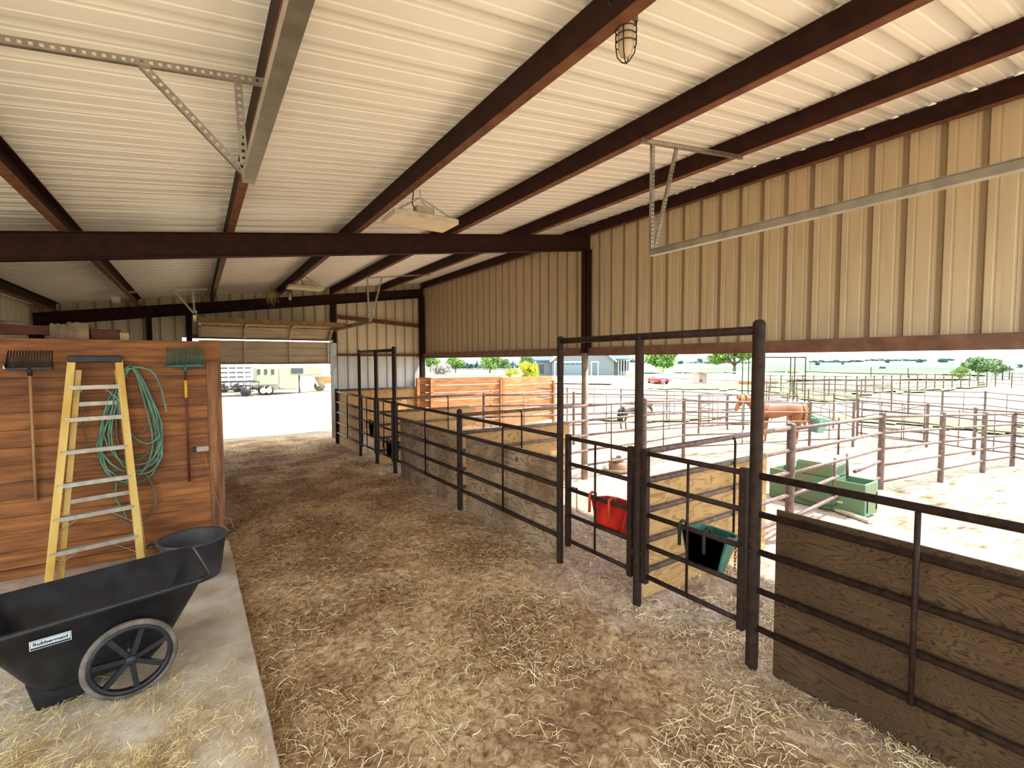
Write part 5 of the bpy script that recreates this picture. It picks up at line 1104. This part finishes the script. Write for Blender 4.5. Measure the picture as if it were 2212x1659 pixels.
while zz < EH: MB().add([hp(0, 0, zz), hp(HW, 0, zz), hp(HW, -.02, zz), hp(0, -.02, zz), hp(0, 0, zz+sid), hp(HW, 0, zz+sid), hp(HW, -.0, zz+sid), hp(0, -.0, zz+sid)], [(3, 2, 6, 7), (0, 3, 7, 4), (2, 1, 5, 6), (0, 1, 2, 3)]).build('siding_board', siding, hs_); zz += sid
zz = EH
while zz < AP-.2:
    k = (zz-EH)/(AP-EH)*HW/2; MB().add([hp(k, 0, zz), hp(HW-k, 0, zz), hp(HW-k, -.02, zz), hp(k, -.02, zz), hp(k+.2, 0, zz+sid), hp(HW-k-.2, 0, zz+sid)], [(3, 2, 5, 4), (0, 1, 2, 3), (0, 3, 4), (2, 1, 5)]).build('siding_board', siding, hs_); zz += sid
MB().add([hp(0, 0.02, 0), hp(HW, .02, 0), hp(HW, 8, 0), hp(0, 8, 0), hp(0, .02, EH), hp(HW, .02, EH), hp(HW, 8, EH), hp(0, 8, EH), hp(HW/2, .02, AP), hp(HW/2, 8, AP)], [(0, 1, 5, 4), (1, 2, 6, 5), (2, 3, 7, 6), (3, 0, 4, 7), (4, 5, 8), (6, 7, 9)]).build('wall', siding, hs_)
for s in (0, 1):
    a, b = (hp(-.5, -.5, EH-.25), hp(HW/2, -.5, AP+.1)) if s == 0 else (hp(HW+.5, -.5, EH-.25), hp(HW/2, -.5, AP+.1)); o_ = dn*9
    MB().add([a, b, b+o_, a+o_, a+V((0, 0, .15)), b+V((0, 0, .15)), b+o_+V((0, 0, .15)), a+o_+V((0, 0, .15))], [(0, 1, 2, 3), (7, 6, 5, 4), (0, 4, 5, 1), (1, 5, 6, 2), (2, 6, 7, 3), (3, 7, 4, 0)]).build('roof_slope', roofs, hs_)
    MB().beam(a-dn*.03, b-dn*.03, .08, .3).build('barge_board', white, hs_)
g0, g1 = (1200-1193)/133*HW, (1266-1193)/133*HW; GH = (812-783)/pxm
gdr = MB().add([hp(g0, -.06, 0), hp(g1, -.06, 0), hp(g1, -.06, GH), hp(g0, -.06, GH), hp(g0, -.03, 0), hp(g1, -.03, 0), hp(g1, -.03, GH), hp(g0, -.03, GH)], [(0, 1, 2, 3), (3, 2, 6, 7), (0, 3, 7, 4), (1, 5, 6, 2)]).build('garage_door', mat('blue_grey_door', (.17, .21, .24), None, 3, .6), hs_)
for k in range(6): a = g0+.2+(g1-g0-.4)*k/6; MB().box2((0, 0, 0), (.01, .01, .01)) ; MB().add([hp(a, -.07, GH-.45), hp(a+(g1-g0)/8, -.07, GH-.45), hp(a+(g1-g0)/8, -.07, GH-.2), hp(a, -.07, GH-.2)], [(0, 1, 2, 3)]).build('window', dark, gdr, org=hs_['org'])
MB().beam(hp(g0-.15, -.08, 0), hp(g0-.15, -.08, GH), .2, .06, up=tuple(dn)).build('trim', white, hs_); MB().beam(hp(g1+.1, -.08, 0), hp(g1+.1, -.08, GH), .2, .06, up=tuple(dn)).build('trim', white, hs_); MB().beam(hp(g0-.2, -.08, GH+.1), hp(g1+.2, -.08, GH+.1), .06, .25).build('trim', white, hs_)
d0, d1 = (1279-1193)/133*HW, (1291-1193)/133*HW; MB().add([hp(d0-.2, -.04, 0), hp(d1+.2, -.04, 0), hp(d1+.2, -.04, GH+.2), hp(d0-.2, -.04, GH+.2)], [(0, 1, 2, 3)]).build('door_trim', white, hs_); MB().add([hp(d0, -.08, .1), hp(d1, -.08, .1), hp(d1, -.08, GH), hp(d0, -.08, GH)], [(0, 1, 2, 3)]).build('entry_door', mat('slate_door', (.12, .15, .18), None, 3, .6), hs_)
# main house with porch to the right, wing to the left
P0 = HW+.3; P1 = P0+(1354-1326)/pxm; RT = (812-757)/pxm; RE = (812-774)/pxm
MB().add([hp(P0-4, 3.5, 0), hp(P1, 3.5, 0), hp(P1, 9, 0), hp(P0-4, 9, 0), hp(P0-4, 3.5, RE), hp(P1, 3.5, RE), hp(P1, 9, RE), hp(P0-4, 9, RE)], [(0, 1, 5, 4), (1, 2, 6, 5), (2, 3, 7, 6), (3, 0, 4, 7)]).build('wall', siding, hs_)
MB().add([hp(P0-5, 1.0, RE-.3), hp(P1+.6, 1.0, RE-.3), hp(P1+.6, 6, RT+.6), hp(P0-5, 6, RT+.6), hp(P0-5, 1.0, RE-.15), hp(P1+.6, 1.0, RE-.15), hp(P1+.6, 6, RT+.75), hp(P0-5, 6, RT+.75)], [(3, 2, 1, 0), (4, 5, 6, 7), (0, 1, 5, 4), (1, 2, 6, 5), (2, 3, 7, 6), (3, 0, 4, 7)]).build('porch_roof', roofs, hs_)
for k in range(4): a = P0+.8+(P1-P0-1)*k/3; MB().beam(hp(a, 1.2, 0), hp(a, 1.2, RE-.2), .10, .10).build('porch_post', white, hs_)
for k in range(3): a = P0+1.2+(P1-P0-1)*k/3; MB().add([hp(a, 3.45, .9), hp(a+.9, 3.45, .9), hp(a+.9, 3.45, RE-.6), hp(a, 3.45, RE-.6)], [(0, 1, 2, 3)]).build('window', dark, hs_)
MB().beam(hp(P0+.8, 1.1, 1.0), hp(P1, 1.1, 1.0), .08, .1).build('porch_rail', pipe, hs_)
Lw = (1193-1158)/pxm
MB().add([hp(-Lw, 2.5, 0), hp(0, 2.5, 0), hp(0, 8, 0), hp(-Lw, 8, 0), hp(-Lw, 2.5, EH), hp(0, 2.5, EH), hp(0, 8, EH), hp(-Lw, 8, EH)], [(0, 1, 5, 4), (1, 2, 6, 5), (3, 0, 4, 7), (4, 5, 6, 7)]).build('wall', siding, hs_)
MB().add([hp(-Lw-.5, 2.0, EH-.1), hp(.2, 2.0, EH-.1), hp(.2, 6, EH+2.2), hp(-Lw-.5, 6, EH+2.2), hp(-Lw-.5, 2.0, EH+.1), hp(.2, 2.0, EH+.1), hp(.2, 6, EH+2.4), hp(-Lw-.5, 6, EH+2.4)], [(3, 2, 1, 0), (4, 5, 6, 7), (0, 1, 5, 4), (1, 2, 6, 5), (2, 3, 7, 6), (3, 0, 4, 7)]).build('roof_slope', roofs, hs_)
MB().add([hp(-Lw+.4, 2.45, .4), hp(-Lw+1.6, 2.45, .4), hp(-Lw+1.6, 2.45, 2.3), hp(-Lw+.4, 2.45, 2.3)], [(0, 1, 2, 3)]).build('window', dark, hs_)
dvp = MB(); q_ = [gnd(a, b) for a, b in ((1180, 830), (1322, 832), (1342, 813), (1196, 813))]; tag(dvp.add([V((p.x, p.y, zf(p.x, p.y)+.16)) for p in q_], [(0, 1, 2, 3)]).build('driveway', concw), 'pale concrete driveway in front of the garage', 'driveway')

# car
g_ = gnd(1432, 830); dist = (g_-CAM).dot(cF); k = dist/FPX; t = thing('car', 'small red sports car parked before the white ranch fence', 'car', (g_.x, g_.y, zf(g_.x, g_.y)))
cw = 29*k; chh = 17*k; Rz = Matrix.Rotation(-yaw, 3, 'Z')
def cq(a, b, c_): return V((g_.x, g_.y, zf(g_.x, g_.y)))+Rz @ V((a, b, c_))
red = mat('red_car_paint', (.55, .012, .02), None, 3, .3)
prf = [(.9, .18), (.95, .45), (1, .55), (.93, .66), (.86, .68)]
def hull(rows, m, nm, bev=0):
    vs = []; 
    for (y_, hw, z0, z1) in rows: vs += [cq(-hw, y_, z0), cq(hw, y_, z0), cq(hw*.92, y_, z1), cq(-hw*.92, y_, z1)]
    fs = [(i*4+j, i*4+(j+1) % 4, (i+1)*4+(j+1) % 4, (i+1)*4+j) for i in range(len(rows)-1) for j in range(4)]+[(3, 2, 1, 0), tuple(len(rows)*4-4+j for j in range(4))]
    return MB().add(vs, fs).build(nm, m, t, bev=bev)
hw = cw/2; hull([(-.1, hw*.9, .25, chh*.62), (.15, hw, .2, chh*.74), (1.4, hw, .2, chh*.76), (3.6, hw, .2, chh*.68), (4.3, hw*.85, .25, chh*.5)], red, 'body', .06)
hull([(.9, hw*.8, chh*.70, chh*.78), (1.5, hw*.72, chh*.70, chh*1.05), (2.4, hw*.70, chh*.70, chh*1.08), (3.1, hw*.78, chh*.68, chh*.76)], mat('grey_soft_top', (.25, .24, .24), None, 3, .7), 'soft_top', .05)
for a in (-1, 1):
    for b in (.75, 3.4): MB().lathe(cq(a*(hw-.12), b, .3), [(0, -.1), (.3, -.1), (.31, .0), (.3, .1), (0, .1)], 14, ax=Rz @ Matrix.Rotation(PI/2, 3, 'Y')).build('wheel', blackp, t)
    MB().box(cq(a*hw*.7, -.12, chh*.45), (.35, .06, .14), R=Rz).build('tail_lamp', mat('tail_red', (.5, .03, .0), None, 3, .3) if 'tail_red' not in bpy.data.materials else bpy.data.materials['tail_red'], t)
MB().box(cq(0, -.14, chh*.45), (.45, .04, .16), R=Rz).build('number_plate', white, t); MB().box(cq(0, -.1, .26), (hw*1.6, .08, .1), R=Rz).build('bumper', blackp, t)
# propane tank, sign, coop, planter, mound
g_ = gnd(1452, 822); k = (g_-CAM).dot(cF)/FPX; z_ = zf(g_.x, g_.y); t = thing('propane_tank', 'white propane tank lying beside the red car', 'tank', (g_.x, g_.y, z_)); r0 = 8*k
mb = MB(); ax = cF*V((1, 1, 0)); A = (V((ax.x, ax.y, 0))).normalized(); mb.path([V((g_.x, g_.y, z_+r0*1.15))+A*s for s in (0, .05, .15, 3, 3.1, 3.15)], [r0*.4, r0*.8, r0, r0, r0*.8, r0*.3], 18); mb.build('tank', white, t)
for s in (.6, 2.5): MB().box(V((g_.x, g_.y, z_+.15))+A*s, (r0*1.4, .2, .4)).build('cradle', concw, t)
MB().tube(V((g_.x, g_.y, z_+r0*2.1))+A*1.5, V((g_.x, g_.y, z_+r0*2.45))+A*1.5, .2, 10).build('valve_dome', white, t)
g_ = gnd(1428, 814); k = (g_-CAM).dot(cF)/FPX; z_ = zf(g_.x, g_.y); t = thing('yellow_sign', 'plain yellow sign board above the red car', 'sign', (g_.x, g_.y, z_)); MB().tube((g_.x, g_.y, z_), (g_.x, g_.y, z_+18*k), .06, 6).build('post', white, t); MB().box((g_.x, g_.y, z_+17*k), (8*k, .05, 8*k), R=Rz).build('board', mat('yellow_board', (.75, .7, .02), None, 3, .5), t)
g_ = gnd(1524, 828); k = (g_-CAM).dot(cF)/FPX; z_ = zf(g_.x, g_.y); t = thing('animal_coop', 'small wooden coop with a wire front by the white fence', 'coop', (g_.x, g_.y, z_))
def lq(a, b, c_): return V((g_.x, g_.y, z_))+Rz @ V((a, b, c_))
MB().box(lq(-6*k, 1, 11*k), (17*k, 2, 22*k), R=Rz).build('hutch', mat('pinkish_wood', (.42, .33, .28), (.5, .42, .36), 3, .7), t); MB().box(lq(-10*k, -.03, 6*k), (4*k, .1, 5*k), R=Rz).build('doorway', dark, t); MB().box(lq(4*k, .5, 24.5*k), (46*k, 3.4, 2*k), R=Rz).build('roof', galv, t)
for a in (4, 10, 17, 25): MB().box(lq(a*k, 0, 12*k), (.08, .08, 24*k), R=Rz).build('frame_post', white, t)
for c_ in (2, 12, 22): MB().box(lq(14*k, 0, c_*k), (22*k, .06, .08), R=Rz).build('frame_rail', white, t)
for px0, px1, py, hh_, m_, lb, nm, ct in ((1600, 1676, 832, 8, orange, 'long low orange planter box behind the tall pipe arch', 'planter_box', 'planter'), (1108, 1128, 818, 7, concw, 'pale stone edging beside the low yellow bush', 'stone_edging', 'stones')):
    a, b = gnd(px0, py), gnd(px1, py-1); k = (a-CAM).dot(cF)/FPX; za = zf(a.x, a.y); tag(MB().beam((a.x, a.y, za+hh_*k/2), (b.x, b.y, za+hh_*k/2), .8, hh_*k).build(nm, m_, org=(a.x, a.y, za)), lb, ct)
a = gnd(1722, 806); k = (a-CAM).dot(cF)/FPX; mb = MB(); mb.sphere((0, 0, 0), (15*k, 15*k, 6.5*k), 20, 10); o = mb.build('dirt_mound', mat('brown_soil', (.22, .12, .08), (.3, .18, .12), .5, .9)); o.location = a; tag(o, 'brown soil mound by the crop field behind the arch', 'mound')
# poles
for px, yt_, yb_, lb in ((1750, 785, 806, 'thin dark pole just right of the pipe arch'), (1881, 793, 820, 'thin dark pole standing before the crop field'), (1961, 795, 818, 'thin dark pole before the right half of the crop field'), (2165, 790, 822, 'dark pole right of the big trees at far right'), (2180, 790, 820, 'dark pole farthest to the right in the fields'), (1640, 757, 800, 'pole standing behind the nearest gate frame post')):
    g_ = gnd(px, yb_); h_ = top_at(g_, px, yt_); tag(MB().tube((g_.x, g_.y, zf(g_.x, g_.y)), (g_.x, g_.y, h_), .06 if px > 1700 else .1, 6).build('utility_pole', pipein, org=(g_.x, g_.y, zf(g_.x, g_.y))), lb, 'pole', 'utility poles in the fields')
# white-blue trailer seen behind horse
g_ = gnd(1598, 915); k = (g_-CAM).dot(cF)/FPX; z_ = zf(g_.x, g_.y); o = MB().box((g_.x, g_.y, z_+.5), (1.0, .5, 1.0), R=Rz).build('water_tank', white, org=(g_.x, g_.y, z_), bev=.12); tag(o, 'pale tank standing in the pen behind the horse head', 'tank')

# ---------------------------------------------------------------- trailers beyond the far door
ty = gnd(600, 851); TY = 37.0
def tp(px, py, Y=TY): return onY(px, py, Y)
tz = 0.0; tm = mat('pale_green_trailer', (.25, .265, .19), (.29, .30, .22), 1.5, .5)
A0 = tp(553, 850); A1 = tp(632, 850); 
t = thing('horse_trailer', 'pale green gooseneck horse trailer parked beyond the far doorway', 'trailer', (A0.x, TY, 0))
x0, x1, x2, x3 = tp(553, 850).x, tp(643, 850).x, tp(684, 850).x, tp(700, 850).x; ztp = tp(600, 792).z; zb_ = tp(600, 846).z; zn = tp(650, 811).z
ztp = max(ztp, zn+.6)
def bev_box(a, b, nm, m, par=t, bv=.06): return MB().box2(a, b).build(nm, m, par, bev=bv)
bev_box((x0, TY, .32), (x1, TY+2.1, ztp), 'body', tm); bev_box((x1-.1, TY, zn), (x3-.1, TY+2.1, ztp), 'gooseneck', tm)
for px in (559, 574, 589): c_ = tp(px, 803); MB().box((c_.x, TY-.02, c_.z), (.18, .03, .36)).build('window', dark, t, bev=.008)
c_ = tp(642, 801); MB().box((c_.x, TY-.02, c_.z), (.80, .04, .38)).build('window', dark, t, bev=.01)
d0 = tp(604, 844).x; d1 = tp(616, 844).x; MB().box2((d0, TY-.03, .42), (d1, TY, ztp-.12)).build('side_door', mat('trailer_door', (.27, .285, .21), None, 2, .5), t, bev=.01)
for px in (568, 580): c_ = tp(px, 843); MB().lathe((c_.x, TY-.06, .32), [(0, -.1), (.2, -.1), (.31, -.1), (.33, 0), (.31, .1), (0, .1)], 20, ax=Matrix.Rotation(PI/2, 3, 'X')).build('wheel', blackp, t); MB().lathe((c_.x, TY-.17, .32), [(0, 0), (.19, .0), (.2, .03)], 16, ax=Matrix.Rotation(PI/2, 3, 'X')).build('hubcap', white, t)
c_ = tp(574, 832); MB().path([(c_.x-.85, TY-.1, .38), (c_.x-.7, TY-.1, .75), (c_.x+.7, TY-.1, .75), (c_.x+.95, TY-.1, .40)], .06, 8).build('mudguard', tm, t)
q = tp(640, 812); q2 = tp(629, 842); MB().beam((q.x, TY+.1, zn), (q2.x, TY+.1, .45), .1, .22, up=(0, 1, 0)).build('strut', tm, t)
q = tp(652, 830); MB().tube((q.x, TY+1, 0), (q.x, TY+1, zn), .06, 8).build('jack', galv, t)
q = tp(674, 812); MB().beam((q.x, TY+.4, zn), (q.x+.5, TY+.4, .5), .1, .2, up=(0, 1, 0)).build('coupler_arm', white, t)
# stock trailer (white slats) left
t = thing('stock_trailer', 'long white slatted stock trailer at the left of the far doorway', 'trailer', (tp(470, 850, 41).x, 41, 0))
sx0, sx1 = tp(440, 800, 41).x, tp(560, 800, 41).x
for k in range(6): z_ = .55+k*.34; MB().box2((sx0, 41, z_), (sx1, 41.04, z_+.22)).build('slat', white, t)
for k in range(8): xx = sx0+(sx1-sx0)*k/7; MB().box2((xx-.04, 40.95, .4), (xx+.04, 41.02, 2.75)).build('upright', white, t)
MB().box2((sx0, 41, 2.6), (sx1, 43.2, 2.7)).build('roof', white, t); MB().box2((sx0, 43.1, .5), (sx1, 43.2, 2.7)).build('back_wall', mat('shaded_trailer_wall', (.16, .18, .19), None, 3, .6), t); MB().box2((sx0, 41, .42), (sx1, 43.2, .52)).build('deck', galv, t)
for xx in (sx0+1.2, sx0+2.1): MB().lathe((xx, 41, .35), [(0, -.12), (.33, -.12), (.35, 0), (.33, .12), (0, .12)], 16, ax=Matrix.Rotation(PI/2, 3, 'X')).build('wheel', blackp, t)
# flat utility trailer
t = thing('utility_trailer', 'low black-railed utility trailer in front of the stock trailer', 'trailer', (tp(500, 850, 36).x, 36, 0)); ux0, ux1 = tp(455, 850, 36).x, tp(560, 850, 36).x
MB().box2((ux0, 36, .45), (ux1, 37.6, .53)).build('deck', pipein, t)
for Y_ in (36.0, 37.6):
    MB().tube((ux0, Y_, .98), (ux1, Y_, .98), .03, 6).build('rail', pipein, t)
    for k in range(8): xx = ux0+(ux1-ux0)*k/7; MB().tube((xx, Y_, .5), (xx, Y_, .98), .025, 6).build('stanchion', pipein, t)
xx = tp(531, 850, 36).x; MB().lathe((xx, 35.95, .33), [(0, -.1), (.3, -.1), (.33, 0), (.3, .1), (0, .1)], 16, ax=Matrix.Rotation(PI/2, 3, 'X')).build('wheel', blackp, t); MB().path([(xx-.5, 35.95, .5), (xx-.3, 35.95, .74), (xx+.3, 35.95, .74), (xx+.5, 35.95, .5)], .05, 6).build('mudguard', blackp, t)
# orange implement and white trailer behind at right of the door
a, b = tp(687, 843, 39), tp(712, 843, 39); t = thing('orange_implement', 'orange and white farm implement at the right edge of the far doorway', 'farm implement', (a.x, 39, 0))
MB().box2((a.x, 39, .55), (b.x+.4, 40.2, 1.15)).build('hopper', orange, t, bev=.03); MB().box2((a.x, 38.9, .40), (b.x+.4, 40.2, .56)).build('frame', white, t); MB().lathe((a.x+.1, 38.9, .42), [(0, -.12), (.4, -.12), (.42, 0), (.4, .12), (0, .12)], 18, ax=Matrix.Rotation(PI/2, 3, 'X')).build('wheel', tyre, t)
for z_ in (1.3, 1.7, 2.1, 2.5): MB().box2((a.x-.2, 41, z_), (b.x+.8, 41.05, z_+.22)).build('slat', white, t)
MB().box2((a.x+.2, 41, .5), (a.x+.3, 41.1, 2.7)).build('upright', white, t); MB().box2((b.x+.5, 41, .5), (b.x+.6, 41.1, 2.7)).build('upright', white, t)
for o in bpy.data.objects:
    if 'org' in o: del o['org']
